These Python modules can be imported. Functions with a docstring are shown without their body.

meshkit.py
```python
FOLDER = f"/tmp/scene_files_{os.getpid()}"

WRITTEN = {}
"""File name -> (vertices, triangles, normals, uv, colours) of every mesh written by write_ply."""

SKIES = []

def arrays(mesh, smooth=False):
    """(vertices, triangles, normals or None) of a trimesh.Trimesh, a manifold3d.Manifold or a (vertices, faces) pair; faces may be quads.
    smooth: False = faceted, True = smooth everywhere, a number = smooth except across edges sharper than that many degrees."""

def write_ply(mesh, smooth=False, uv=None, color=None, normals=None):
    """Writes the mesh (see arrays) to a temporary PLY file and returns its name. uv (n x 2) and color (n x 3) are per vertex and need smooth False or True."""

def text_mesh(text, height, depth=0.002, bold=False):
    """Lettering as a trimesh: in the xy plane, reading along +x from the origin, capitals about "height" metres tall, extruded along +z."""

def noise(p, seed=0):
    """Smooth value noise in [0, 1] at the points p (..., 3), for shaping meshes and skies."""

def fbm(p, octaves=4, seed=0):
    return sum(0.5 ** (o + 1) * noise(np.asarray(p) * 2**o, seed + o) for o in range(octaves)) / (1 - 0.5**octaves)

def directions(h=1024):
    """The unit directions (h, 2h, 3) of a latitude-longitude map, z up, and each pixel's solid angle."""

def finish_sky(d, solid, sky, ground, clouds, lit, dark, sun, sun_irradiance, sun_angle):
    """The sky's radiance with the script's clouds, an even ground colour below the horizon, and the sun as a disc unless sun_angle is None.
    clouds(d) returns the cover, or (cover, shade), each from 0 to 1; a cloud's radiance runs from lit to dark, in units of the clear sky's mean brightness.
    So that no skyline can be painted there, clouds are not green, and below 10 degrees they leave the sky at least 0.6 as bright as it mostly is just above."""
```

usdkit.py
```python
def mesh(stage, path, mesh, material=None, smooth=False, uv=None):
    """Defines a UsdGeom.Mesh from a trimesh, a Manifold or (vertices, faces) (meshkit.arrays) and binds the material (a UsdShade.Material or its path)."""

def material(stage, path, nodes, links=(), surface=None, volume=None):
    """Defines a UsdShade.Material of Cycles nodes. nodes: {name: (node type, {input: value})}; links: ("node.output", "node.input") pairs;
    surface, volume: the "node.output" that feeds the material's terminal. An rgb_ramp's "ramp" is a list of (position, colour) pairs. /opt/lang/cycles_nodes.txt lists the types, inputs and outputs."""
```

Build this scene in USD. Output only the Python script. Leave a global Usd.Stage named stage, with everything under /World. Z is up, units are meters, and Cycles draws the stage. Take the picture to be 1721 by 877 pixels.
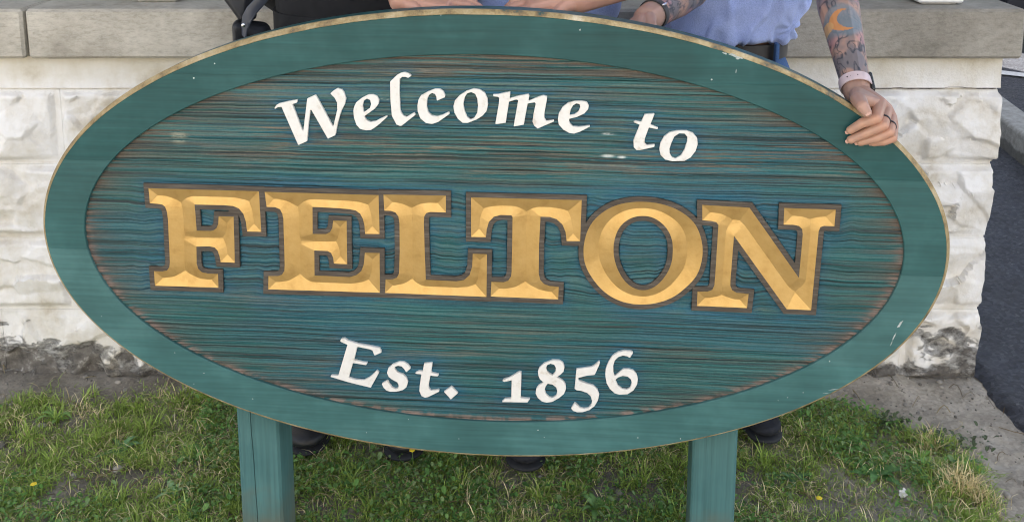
import math
import numpy as np, trimesh, shapely
import shapely.geometry as sg
import manifold3d as m3
from shapely.ops import unary_union
from scipy.spatial import Delaunay, Voronoi, cKDTree
from scipy.interpolate import CubicSpline, PchipInterpolator
import usdkit, meshkit
from meshkit import fbm, noise
from pxr import Usd, UsdGeom, UsdLux, UsdShade, Gf, Sdf, Vt

stage = Usd.Stage.CreateInMemory()
UsdGeom.SetStageUpAxis(stage, "Z")
UsdGeom.Xform.Define(stage, "/World")
UsdGeom.Scope.Define(stage, "/World/Looks")

# ------------------------------------------------------------------ camera, sky, sun, exposure
EXPOSURE = 2.25
SKY = 0.06
SUN = 1.25
SUN_ELEV = math.radians(42)
SUN_TO = np.array([-0.6 * math.cos(SUN_ELEV), 0.8 * math.cos(SUN_ELEV), math.sin(SUN_ELEV)])
F, CX, CY, PITCH, EYE = 1721.0, 860.5, 37.0, math.radians(10.5), 1.456      # measured on the photograph (1721 px wide)

cam = UsdGeom.Camera.Define(stage, "/World/camera")
cam.CreateHorizontalApertureAttr(36.0)
cam.CreateFocalLengthAttr(36.0 * F / 1721.0)
cam.CreateVerticalApertureOffsetAttr(-(438.5 - CY) / 1721.0 * 36.0)
cam.CreateClippingRangeAttr(Gf.Vec2f(0.05, 2000))
cam.CreateExposureAttr(EXPOSURE)
cam.AddTranslateOp().Set(Gf.Vec3d(0, 0, EYE))
cam.AddRotateXOp().Set(90 - math.degrees(PITCH))

sky_mat = usdkit.material(stage, "/World/Looks/sky", {
    "sky": ("sky_texture", {"sky_type": "single_scattering", "sun_disc": False, "sun_elevation": SUN_ELEV,
                            "sun_rotation": math.atan2(SUN_TO[0], SUN_TO[1]), "air_density": 1.0, "aerosol_density": 1.4}),
    "tc": ("texture_coordinate", {}),
    "n": ("noise_texture", {"scale": 2.2, "detail": 6, "roughness": 0.58}),
    "r": ("rgb_ramp", {"ramp": [(0.42, (0.05, 0.05, 0.05)), (0.70, (0.75, 0.75, 0.75))]}),
    "mx": ("mix_color", {"b": (7.2, 7.0, 6.8)}),
    "bg": ("background_shader", {"strength": SKY})},
    [("tc.generated", "n.vector"), ("n.fac", "r.fac"), ("r.color", "mx.fac"), ("sky.color", "mx.a"), ("mx.result", "bg.color")], surface="bg.background")
dome = UsdLux.DomeLight.Define(stage, "/World/sky")
UsdShade.MaterialBindingAPI.Apply(dome.GetPrim()).Bind(sky_mat)
dome.GetPrim().SetCustomDataByKey("kind", "structure")

sun = UsdLux.DistantLight.Define(stage, "/World/sun")
sun.CreateIntensityAttr(SUN)
sun.CreateAngleAttr(0.5)
sun.CreateNormalizeAttr(True)
sun.CreateColorAttr(Gf.Vec3f(1.0, 0.95, 0.87))
zx = SUN_TO; xx = np.cross([0, 0, 1], zx); xx /= np.linalg.norm(xx); yx = np.cross(zx, xx)
M4 = np.eye(4); M4[0, :3], M4[1, :3], M4[2, :3] = xx, yx, zx
sun.AddTransformOp().Set(Gf.Matrix4d(*[float(v) for v in M4.ravel()]))

# ------------------------------------------------------------------ measuring: a direction through a point of the photograph
cP, sP = math.cos(PITCH), math.sin(PITCH)
C0 = np.array([0, 0, EYE])
def ray(px, py):
    a, b = (np.asarray(px, float) - CX) / F, (np.asarray(py, float) - CY) / F
    return np.stack([a, cP - b * sP, -sP - b * cP], -1)
def ground(px, py, z=0.0):
    d = ray(px, py); return C0 + d * ((z - EYE) / d[..., 2])[..., None]
def depth(px, py, y):
    d = ray(px, py); return C0 + d * (y / d[..., 1])[..., None]
YAW = math.radians(4.4)
SO = np.array([0, 1.79, 0]); SX = np.array([math.cos(YAW), -math.sin(YAW), 0]); SZ = np.array([0, 0, 1.0]); SN = np.array([-math.sin(YAW), -math.cos(YAW), 0])
def board(px, py, off=0.0):
    """(s, t) on the sign's face plane, off metres in front of it"""
    d = ray(px, py); t = ((SO + SN * off - C0) @ SN) / (d @ SN)
    q = C0 + d * t[..., None] - SO
    return np.stack([q @ SX, q[..., 2]], -1)
def W(s, t, n=0.0):
    s, t, n = np.broadcast_arrays(np.asarray(s, float), t, n)
    return SO + s[..., None] * SX + t[..., None] * SZ + n[..., None] * SN
def sp(px, py, off):
    st = board(np.array(float(px)), np.array(float(py)), off); return W(st[0], st[1], off)

# ------------------------------------------------------------------ helpers: prims
used = {}
def numbered(path):
    k = used.get(path, 0); used[path] = k + 1
    return path if k == 0 else f"{path}_{k:03d}"
def tag(p, label=None, cat=None, group=None, kind=None):
    for k, v in (("label", label), ("category", cat), ("group", group), ("kind", kind)):
        if v: p.SetCustomDataByKey(k, v)
    return p
base_of = {}
def thing(name, label, cat, loc=(0, 0, 0), group=None, kind=None):
    path = numbered("/World/" + name)
    x = UsdGeom.Xform.Define(stage, path)
    x.AddTranslateOp().Set(Gf.Vec3d(*map(float, loc)))
    base_of[path] = np.asarray(loc, float)
    return tag(x.GetPrim(), label, cat, group, kind)
def obj(name, mesh, mat, parent=None, smooth=False, col=None, label=None, cat=None, group=None, kind=None):
    """ONE mesh prim, given in world coordinates, under parent (prim) or under /World"""
    pp = str(parent.GetPath()) if parent else "/World"
    path = numbered(pp + "/" + name)
    v, f, n = meshkit.arrays(mesh, smooth)
    b = next((base_of[k] for k in sorted(base_of, key=len, reverse=True) if (pp + "/").startswith(k + "/")), np.zeros(3))
    v = v - b
    if parent is None:
        c = np.array([v[:, 0].mean(), v[:, 1].mean(), v[:, 2].min()])
    m = UsdGeom.Mesh.Define(stage, path)
    m.CreatePointsAttr(Vt.Vec3fArray.FromNumpy(v.astype(np.float32)))
    m.CreateFaceVertexCountsAttr(Vt.IntArray.FromNumpy(np.full(len(f), 3, np.int32)))
    m.CreateFaceVertexIndicesAttr(Vt.IntArray.FromNumpy(f.astype(np.int32).ravel()))
    m.CreateSubdivisionSchemeAttr("none")
    if n is not None:
        m.CreateNormalsAttr(Vt.Vec3fArray.FromNumpy(n.astype(np.float32))); m.SetNormalsInterpolation("vertex")
    if col is not None:
        UsdGeom.PrimvarsAPI(m).CreatePrimvar("paint", Sdf.ValueTypeNames.Color3fArray, "vertex").Set(Vt.Vec3fArray.FromNumpy(np.asarray(col, np.float32)))
    UsdShade.MaterialBindingAPI.Apply(m.GetPrim()).Bind(mat)
    return tag(m.GetPrim(), label, cat, group, kind)
def cat_(ms): return trimesh.util.concatenate([tm(m) for m in ms])
def tm(m):
    v, f, _ = meshkit.arrays(m); return trimesh.Trimesh(v, f, process=False)

# ------------------------------------------------------------------ helpers: materials
def mat(name, nodes, links, surface="p.BSDF"): return usdkit.material(stage, "/World/Looks/" + name, nodes, links, surface=surface)
def simple(name, c1, c2=None, scale=20, rough=0.6, bump=0.0, bscale=200, stretch=(1, 1, 1), metallic=0.0, detail=5, lo=0.35, hi=0.65, spec=0.5, bdist=0.01, obj_space=False, **kw):
    c2 = c2 or c1
    nodes = {"g": ("geometry", {}) if not obj_space else ("texture_coordinate", {}), "mp": ("mapping", {"scale": stretch}), "n": ("noise_texture", {"scale": scale, "detail": detail, "roughness": 0.6}),
             "r": ("rgb_ramp", {"ramp": [(lo, c1), (hi, c2)]}), "p": ("principled_bsdf", {"roughness": rough, "metallic": metallic, "specular_ior_level": spec, **kw})}
    links = [("g.object" if obj_space else "g.position", "mp.vector"), ("mp.vector", "n.vector"), ("n.fac", "r.fac"), ("r.color", "p.base_color")]
    if bump:
        nodes["n2"] = ("noise_texture", {"scale": bscale, "detail": 6, "roughness": 0.6}); nodes["b"] = ("bump", {"strength": bump, "distance": bdist})
        links += [("mp.vector", "n2.vector"), ("n2.fac", "b.height"), ("b.normal", "p.normal")]
    return mat(name, nodes, links)
def painted(name, rough=0.7, bump=0.0, bscale=200, bdist=0.004, spec=0.4, translucent=0.0, sss=0.0, var=0.0, vscale=300):
    nodes = {"a": ("attribute", {"attribute": "paint"}), "p": ("principled_bsdf", {"roughness": rough, "specular_ior_level": spec})}
    links = []
    src = "a.color"
    if var:
        nodes["g"] = ("geometry", {}); nodes["nv"] = ("noise_texture", {"scale": vscale, "detail": 3}); nodes["rv"] = ("rgb_ramp", {"ramp": [(0.3, (1 - var,) * 3), (0.7, (1 + var,) * 3)]})
        nodes["mm"] = ("mix_color", {"blend_type": "multiply", "fac": 1.0})
        links += [("g.position", "nv.vector"), ("nv.fac", "rv.fac"), ("a.color", "mm.a"), ("rv.color", "mm.b")]; src = "mm.result"
    links.append((src, "p.base_color"))
    if sss: nodes["p"][1].update({"subsurface_weight": sss, "subsurface_scale": 0.006, "subsurface_radius": (1, 0.35, 0.2)})
    if bump:
        nodes.setdefault("g", ("geometry", {})); nodes["n"] = ("noise_texture", {"scale": bscale, "detail": 5}); nodes["b"] = ("bump", {"strength": bump, "distance": bdist})
        links += [("g.position", "n.vector"), ("n.fac", "b.height"), ("b.normal", "p.normal")]
    if translucent:
        nodes["t"] = ("translucent_bsdf", {}); nodes["mc"] = ("mix_closure", {"fac": translucent})
        links += [(src, "t.color"), ("p.BSDF", "mc.closure1"), ("t.BSDF", "mc.closure2")]
        return mat(name, nodes, links, "mc.closure")
    return mat(name, nodes, links)

# ------------------------------------------------------------------ helpers: shapes
def box(x0, x1, y0, y1, z0, z1, bev=0.0):
    if not bev:
        b = trimesh.creation.box([x1 - x0, y1 - y0, z1 - z0]); b.apply_translation([(x0 + x1) / 2, (y0 + y1) / 2, (z0 + z1) / 2]); return b
    p = []
    for sx in (0, 1):
        for sy in (0, 1):
            for sz in (0, 1):
                c = np.array([(x0, x1)[sx], (y0, y1)[sy], (z0, z1)[sz]]); d = np.array([1 - 2 * sx, 1 - 2 * sy, 1 - 2 * sz]) * bev
                for k in range(3):
                    q = c + d; q[k] = c[k]; p.append(q)
    return tm(m3.Manifold.hull_points(np.array(p, float)))
ICO = np.array(trimesh.creation.icosphere(2).vertices)
ICO1 = np.array(trimesh.creation.icosphere(1).vertices)
def blob(*cr, ico=ICO):
    return m3.Manifold.hull_points(np.vstack([np.asarray(c, float) + ico * np.asarray(r, float) for c, r in cr]))
def chain(*pr, ico=ICO): return [blob(a, b, ico=ico) for a, b in zip(pr[:-1], pr[1:])]
def fuse(parts, edge=0.012, it=8):
    m = m3.Manifold.batch_boolean(parts, m3.OpType.Add).refine_to_length(edge)
    t = tm(m)
    t = trimesh.Trimesh(t.vertices, t.faces, process=True)
    if it:
        v0 = np.array(t.vertices); trimesh.smoothing.filter_taubin(t, lamb=0.5, nu=0.52, iterations=it)
        v1 = np.array(t.vertices); bad = ~(np.linalg.norm(v1 - v0, axis=1) < max(2.0 * edge, 0.006)); v1[bad] = v0[bad]; t = trimesh.Trimesh(v1, t.faces, process=False)
    return t
def mani(t):
    return m3.Manifold(m3.Mesh(np.asarray(t.vertices, np.float32), np.asarray(t.faces, np.uint32)))
def tube(pts, rad, sides=10, ell=None):
    """closed tube along a polyline; rad per point (or (ra, rb) for elliptical)"""
    p = np.asarray(pts, float); r = np.broadcast_to(np.asarray(rad, float), (len(p),)) if np.ndim(rad) < 2 else np.asarray(rad, float)
    t = np.gradient(p, axis=0); t /= np.linalg.norm(t, axis=1, keepdims=True) + 1e-12
    ref = np.array([0.0, 0, 1]) if abs(t[0, 2]) < 0.9 else np.array([1.0, 0, 0])
    A = np.cross(t, ref); A /= np.linalg.norm(A, axis=1, keepdims=True); B = np.cross(t, A)
    ang = np.arange(sides) * 2 * np.pi / sides
    ra, rb = (r, r) if r.ndim == 1 else (r[:, 0], r[:, 1])
    v = p[:, None] + ra[:, None, None] * np.cos(ang)[None, :, None] * A[:, None] + rb[:, None, None] * np.sin(ang)[None, :, None] * B[:, None]
    v = v.reshape(-1, 3); n = len(p); f = []
    for i in range(n - 1):
        for j in range(sides):
            a, b = i * sides + j, i * sides + (j + 1) % sides
            f += [(a, b, b + sides), (a, b + sides, a + sides)]
    v = np.vstack([v, p[0], p[-1]])
    for j in range(sides):
        f += [(n * sides, (j + 1) % sides, j), (n * sides + 1, (n - 1) * sides + j, (n - 1) * sides + (j + 1) % sides)]
    m = trimesh.Trimesh(v, np.array(f), process=False); m.fix_normals(); return m
def loft(rings, nz=40, sides=72):
    """rings (cx, cy, z, rx, ry[, power]) from low to high: a closed torso-like form, smoothly interpolated"""
    r = np.array(rings, float); z = np.linspace(r[0, 2], r[-1, 2], nz)
    c = PchipInterpolator(r[:, 2], r, axis=0)(z); a = np.arange(sides) * 2 * np.pi / sides
    e = 0.85
    cx, sx = np.sign(np.cos(a)) * np.abs(np.cos(a)) ** e, np.sign(np.sin(a)) * np.abs(np.sin(a)) ** e
    v = np.stack([c[:, None, 0] + c[:, None, 3] * cx, c[:, None, 1] + c[:, None, 4] * sx, np.broadcast_to(c[:, None, 2], (nz, sides))], -1).reshape(-1, 3)
    f = []
    for i in range(nz - 1):
        for j in range(sides):
            p, q = i * sides + j, i * sides + (j + 1) % sides
            f += [(p, q, q + sides), (p, q + sides, p + sides)]
    n = len(v); v = np.vstack([v, c[0, :3], c[-1, :3]])
    for j in range(sides): f += [(n, (j + 1) % sides, j), (n + 1, (nz - 1) * sides + j, (nz - 1) * sides + (j + 1) % sides)]
    return trimesh.Trimesh(v, np.array(f), process=False)
def extrude_st(poly, n0, n1, smooth=None):
    """shapely polygon(s) in sign coordinates (s, t) extruded from n0 to n1, in world coordinates"""
    out = []
    for g in getattr(poly, "geoms", [poly]):
        e = trimesh.creation.extrude_polygon(g, n1 - n0, engine="earcut"); v = e.vertices
        out.append(trimesh.Trimesh(W(v[:, 0], v[:, 1], v[:, 2] + n0), e.faces, process=False))
    return trimesh.util.concatenate(out)
def grid_faces(nr, nc):
    i, j = np.meshgrid(np.arange(nr - 1), np.arange(nc - 1), indexing="ij"); a = (i * nc + j).ravel()
    return np.vstack([np.stack([a, a + 1, a + nc + 1], 1), np.stack([a, a + nc + 1, a + nc], 1)])
def sstep(x, a, b):
    t = np.clip((x - a) / (b - a), 0, 1); return t * t * (3 - 2 * t)

# ================================================================== GROUND, ASPHALT
X_EDGE = 1.262
def ground_z(x, y):
    p = np.stack([x, y, np.zeros_like(x)], -1)
    near = np.exp(-((y - 2.2) / 1.6) ** 4) * np.exp(-(x / 2.4) ** 6)
    h = 0.030 * (fbm(p * 3.1, 3, 5) - 0.5) + 0.012 * (fbm(p * 17, 3, 9) - 0.5) + 0.006 * (fbm(p * 60, 2, 19) - 0.5)
    h = h + 0.020 * sstep(y, 2.40, 2.60) * sstep(-x, -0.9, 0.6)                       # the soil rises a little to the wall on the left
    h = h * sstep(X_EDGE + 0.05 - x, 0.0, 0.12)
    return h * near - 0.004
def ax(segments):
    out = []
    for a, b, n in segments: out.append(np.linspace(a, b, n, endpoint=False))
    return np.concatenate(out + [[segments[-1][1]]])
gx = ax([(-400, -20, 8), (-20, -2.2, 12), (-2.2, 1.40, 420), (1.40, 20, 16), (20, 400, 8)])
gy = ax([(-400, -10, 8), (-10, 1.3, 14), (1.3, 2.66, 170), (2.66, 20, 16), (20, 500, 8)])
GX, GY = np.meshgrid(gx, gy)
GV = np.stack([GX, GY, ground_z(GX, GY)], -1).reshape(-1, 3)
soil = mat("soil", {
    "g": ("geometry", {}), "n": ("noise_texture", {"scale": 5.0, "detail": 8, "roughness": 0.65}), "r": ("rgb_ramp", {"ramp": [(0.3, (0.15, 0.132, 0.108)), (0.5, (0.255, 0.230, 0.192)), (0.72, (0.385, 0.352, 0.305))]}),
    "v": ("voronoi_texture", {"scale": 130, "randomness": 1.0}), "rv": ("rgb_ramp", {"ramp": [(0.0, (0.72, 0.72, 0.72)), (0.5, (1, 1, 1)), (0.9, (1.22, 1.22, 1.2))]}),
    "mm": ("mix_color", {"blend_type": "multiply", "fac": 0.8}), "n2": ("noise_texture", {"scale": 190, "detail": 6, "roughness": 0.7}), "b": ("bump", {"strength": 0.8, "distance": 0.006}),
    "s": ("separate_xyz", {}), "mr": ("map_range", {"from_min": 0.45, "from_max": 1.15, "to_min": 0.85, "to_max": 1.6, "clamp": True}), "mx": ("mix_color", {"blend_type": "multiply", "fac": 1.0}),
    "p": ("principled_bsdf", {"roughness": 0.95, "specular_ior_level": 0.2})},
    [("g.position", "n.vector"), ("n.fac", "r.fac"), ("g.position", "v.vector"), ("v.color", "rv.fac"), ("r.color", "mm.a"), ("rv.color", "mm.b"), ("g.position", "n2.vector"), ("n2.fac", "b.height"),
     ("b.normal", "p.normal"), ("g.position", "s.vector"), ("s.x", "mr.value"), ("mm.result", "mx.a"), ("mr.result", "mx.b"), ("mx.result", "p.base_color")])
obj("ground", (GV, grid_faces(len(gy), len(gx))), soil, smooth=True, kind="structure", label="trodden grey brown soil and fine gravel")

ay = ax([(-60, 0.5, 12), (0.5, 1.6, 12), (1.6, 7.5, 560), (7.5, 60, 20), (60, 300, 6)])
au = np.concatenate([np.linspace(0, 1.9, 190, endpoint=False), np.geomspace(1.9, 300, 24)])
AU, AY = np.meshgrid(au, ay)
edge = X_EDGE + 0.025 * (fbm(np.stack([0 * ay, ay * 5, 0 * ay], -1), 3, 3) - 0.5) + 0.02 * (fbm(np.stack([0 * ay, ay * 40, 0 * ay], -1), 2, 8) - 0.5)
AX = edge[:, None] + AU
AZ = 0.014 * sstep(AU, 0, 0.035) + 0.010 * (fbm(np.stack([AX * 34, AY * 34, 0 * AX], -1), 3, 2) - 0.5) * np.exp(-((AY - 2.6) / 5) ** 4) + 0.012 * (fbm(np.stack([AX * 3, AY * 3, 0 * AX], -1), 2, 4) - 0.5)
AV = np.stack([AX, AY, np.maximum(AZ, 0.0005) + 0.0015 - 0.006 * (AU == 0)], -1).reshape(-1, 3)
asphalt = mat("asphalt", {  # blue tint stands for sky reflection, put into the asphalt colour
    "g": ("geometry", {}), "v": ("voronoi_texture", {"scale": 95, "randomness": 1.0}), "r": ("rgb_ramp", {"ramp": [(0.0, (0.010, 0.012, 0.020)), (0.5, (0.036, 0.040, 0.060)), (0.85, (0.080, 0.086, 0.112)), (1, (0.18, 0.18, 0.19))]}),
    "n": ("noise_texture", {"scale": 6, "detail": 5}), "rn": ("rgb_ramp", {"ramp": [(0.3, (0.75, 0.75, 0.77)), (0.7, (1.2, 1.2, 1.2))]}), "mm": ("mix_color", {"blend_type": "multiply", "fac": 1.0}),
    "n2": ("noise_texture", {"scale": 70, "detail": 8, "roughness": 0.8}), "b": ("bump", {"strength": 1.0, "distance": 0.022}), "p": ("principled_bsdf", {"roughness": 0.5, "specular_ior_level": 0.6})},
    [("g.position", "v.vector"), ("v.color", "r.fac"), ("g.position", "n.vector"), ("n.fac", "rn.fac"), ("r.color", "mm.a"), ("rn.color", "mm.b"), ("mm.result", "p.base_color"),
     ("g.position", "n2.vector"), ("n2.fac", "b.height"), ("b.normal", "p.normal")])
obj("asphalt_drive", (AV, grid_faces(len(ay), len(au))), asphalt, smooth=True, kind="structure", label="dark asphalt beside the wall with blue sky reflection in its colour")

# a pale unseen road added behind the viewer, so sunlit ground bounces warm light
bounce_road = simple("bounce_road", (0.26, 0.25, 0.235), (0.36, 0.35, 0.33), scale=3, rough=0.9, bump=0.3, bscale=60)
obj("road", box(-60, X_EDGE - 0.3, -14, -1.9, -0.05, 0.02), bounce_road, kind="structure", label="unseen pale concrete road added to bounce sunlight")

across = thing("shop_building", "unseen long cream building added across the road to bounce sunlight", "building", (0, -14.2, 0))  # added out of view; its sunlit face brightens the sign and gilding
cream = simple("cream_render", (0.62, 0.56, 0.47), (0.70, 0.64, 0.55), scale=2, rough=0.85)
obj("wall", box(-26, 22, -20, -14.2, 0.0, 6.4), cream, across)
obj("cornice", box(-26.2, 22.2, -20.2, -13.95, 6.4, 6.75), cream, across)
pane_dark = simple("bounce_building_glass", (0.03, 0.033, 0.036), rough=0.1)
for wx in np.arange(-23, 21, 5.5):
    wf = obj("window", box(wx - 0.9, wx + 0.9, -14.22, -14.12, 3.4, 5.2), cream, across); obj("pane", box(wx - 0.78, wx + 0.78, -14.15, -14.10, 3.52, 5.08), pane_dark, wf)
    wf = obj("window", box(wx - 1.3, wx + 1.3, -14.22, -14.12, 0.5, 2.5), cream, across); obj("pane", box(wx - 1.15, wx + 1.15, -14.15, -14.10, 0.65, 2.35), pane_dark, wf)

# parking line and kerb
line_paint = simple("line_paint", (0.62, 0.62, 0.61), (0.78, 0.78, 0.77), scale=60, rough=0.6)
la, lb = np.array([2.55, 6.29]), np.array([4.9, 4.86])
ld = (lb - la) / np.linalg.norm(lb - la); ln = np.array([-ld[1], ld[0]]) * 0.055
lu = np.linspace(0, 1, 60)
LV = np.concatenate([np.c_[la + (lb - la) * u + s_ * ln, 0.026 + 0 * u] for s_ in (-1, 1) for u in [lu[:, None]]])
LF = []
for i in range(59): LF += [(i, i + 1, 60 + i + 1), (i, 60 + i + 1, 60 + i)]
obj("parking_line", trimesh.Trimesh(LV, LF, process=False), line_paint, label="white painted parking line on the far asphalt", cat="road marking")
kerb_mat = mat("kerb_concrete", {
    "g": ("geometry", {}), "n": ("noise_texture", {"scale": 30, "detail": 8, "roughness": 0.7}), "r": ("rgb_ramp", {"ramp": [(0.3, (0.24, 0.235, 0.215)), (0.7, (0.46, 0.45, 0.42))]}),
    "s": ("separate_xyz", {}), "nn": ("noise_texture", {"scale": 14, "detail": 4}), "ad": ("math", {"math_type": "multiply_add", "value2": 0.05, "value3": -0.025}), "sum": ("math", {"math_type": "add"}),
    "mr": ("map_range", {"from_min": 0.058, "from_max": 0.07, "to_min": 0.42, "to_max": 1.0, "clamp": True}), "mm": ("mix_color", {"blend_type": "multiply", "fac": 1.0}),
    "n2": ("noise_texture", {"scale": 160, "detail": 6}), "b": ("bump", {"strength": 0.6, "distance": 0.005}), "p": ("principled_bsdf", {"roughness": 0.85, "specular_ior_level": 0.3})},
    [("g.position", "n.vector"), ("n.fac", "r.fac"), ("g.position", "s.vector"), ("g.position", "nn.vector"), ("nn.fac", "ad.value1"), ("ad.value", "sum.value1"), ("s.z", "sum.value2"), ("sum.value", "mr.value"),
     ("r.color", "mm.a"), ("mr.result", "mm.b"), ("mm.result", "p.base_color"), ("g.position", "n2.vector"), ("n2.fac", "b.height"), ("b.normal", "p.normal")])
kd = np.array([0.119, 0.993])
def kerb_piece(y0, y1):
    prof = np.array([(0, -0.05), (0, 0.128), (0.006, 0.142), (0.018, 0.15), (0.135, 0.15), (0.15, 0.14), (0.15, -0.05)])
    ys = np.linspace(y0, y1, 24); v = []
    for y in ys:
        c = np.array([2.288 + 0.119 * (y - 4.68), y])
        for a, h in prof:
            q = np.array([c[0] + a * 0.993, c[1] - a * 0.119, h]); j = fbm(np.array([[q[0] * 9, q[1] * 9, q[2] * 9]]), 3, 6)[0] - 0.5
            q[0] += 0.008 * j; q[2] += 0.008 * j * (h > 0.1); v.append(q)
    n = len(prof); f = []
    for i in range(len(ys) - 1):
        for j in range(n - 1):
            a = i * n + j; f += [(a, a + n, a + n + 1), (a, a + n + 1, a + 1)]
    for e, flip in ((0, 1), (len(ys) - 1, 0)):
        for j in range(1, n - 1): t = (e * n, e * n + j, e * n + j + 1); f.append(t[::-1] if not flip else t)
    m = trimesh.Trimesh(np.array(v), f, process=False); m.fix_normals(); return m
kb = thing("kerb", "grey concrete kerb with a damp dark foot on the asphalt", "kerb", (2.29, 4.6, 0))
for a, b in ((2.2, 3.995), (4.005, 5.75)): obj("kerb_stone", kerb_piece(a, b), kerb_mat, kb, smooth=35)

# ================================================================== BLOCK WALL
YW, YC, WALL_R = 2.575, 2.540, 1.262
white_wall = mat("painted_block", {
    "g": ("geometry", {}), "n": ("noise_texture", {"scale": 7.0, "detail": 7, "roughness": 0.62}), "r": ("rgb_ramp", {"ramp": [(0.30, (0.52, 0.465, 0.37)), (0.43, (0.72, 0.695, 0.64)), (0.56, (0.82, 0.815, 0.80))]}),
    "mp": ("mapping", {"scale": (1, 1, 0.35)}), "n3": ("noise_texture", {"scale": 40, "detail": 5}), "r3": ("rgb_ramp", {"ramp": [(0.28, (0.86, 0.83, 0.77)), (0.5, (1, 1, 1))]}), "m3": ("mix_color", {"blend_type": "multiply", "fac": 0.5}),
    # cream stain under the coping
    "s": ("separate_xyz", {}), "mt": ("map_range", {"from_min": 0.80, "from_max": 0.895, "to_min": 0.0, "to_max": 0.55, "clamp": True}), "mc": ("mix_color", {"b": (0.55, 0.50, 0.36)}),
    # flaked paint and splashed soil at the foot
    "mpd": ("mapping", {"scale": (0.7, 1.0, 1.2)}), "nd": ("noise_texture", {"scale": 9.0, "detail": 10, "roughness": 0.70, "distortion": 0.15}), "ad": ("math", {"math_type": "multiply_add", "value2": -0.80, "value3": 0.40}), "sm": ("math", {"math_type": "add"}),
    "md": ("map_range", {"from_min": 0.012, "from_max": 0.088, "to_min": 1.0, "to_max": 0.0, "clamp": True}),
    "ndc": ("noise_texture", {"scale": 28, "detail": 7, "roughness": 0.7}), "rd": ("rgb_ramp", {"ramp": [(0.36, (0.075, 0.069, 0.062)), (0.54, (0.17, 0.158, 0.142)), (0.66, (0.48, 0.47, 0.45))]}), "mdm": ("mix_color", {}),
    "n2": ("noise_texture", {"scale": 75, "detail": 9, "roughness": 0.72}), "b": ("bump", {"strength": 0.55, "distance": 0.007}), "bd": ("bump", {"distance": 0.012, "strength": 0.9, "invert": True}),
    "p": ("principled_bsdf", {"roughness": 0.62, "specular_ior_level": 0.4})},
    [("g.position", "n.vector"), ("n.fac", "r.fac"), ("g.position", "mp.vector"), ("mp.vector", "n3.vector"), ("n3.fac", "r3.fac"), ("r.color", "m3.a"), ("r3.color", "m3.b"),
     ("g.position", "s.vector"), ("s.z", "mt.value"), ("mt.result", "mc.fac"), ("m3.result", "mc.a"),
     ("g.position", "mpd.vector"), ("mpd.vector", "nd.vector"), ("nd.fac", "ad.value1"), ("ad.value", "sm.value1"), ("s.z", "sm.value2"), ("sm.value", "md.value"), ("g.position", "ndc.vector"), ("ndc.fac", "rd.fac"),
     ("md.result", "mdm.fac"), ("mc.result", "mdm.a"), ("rd.color", "mdm.b"), ("mdm.result", "p.base_color"),
     ("g.position", "n2.vector"), ("n2.fac", "b.height"), ("md.result", "bd.height"), ("b.normal", "bd.normal"), ("bd.normal", "p.normal")])
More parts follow.
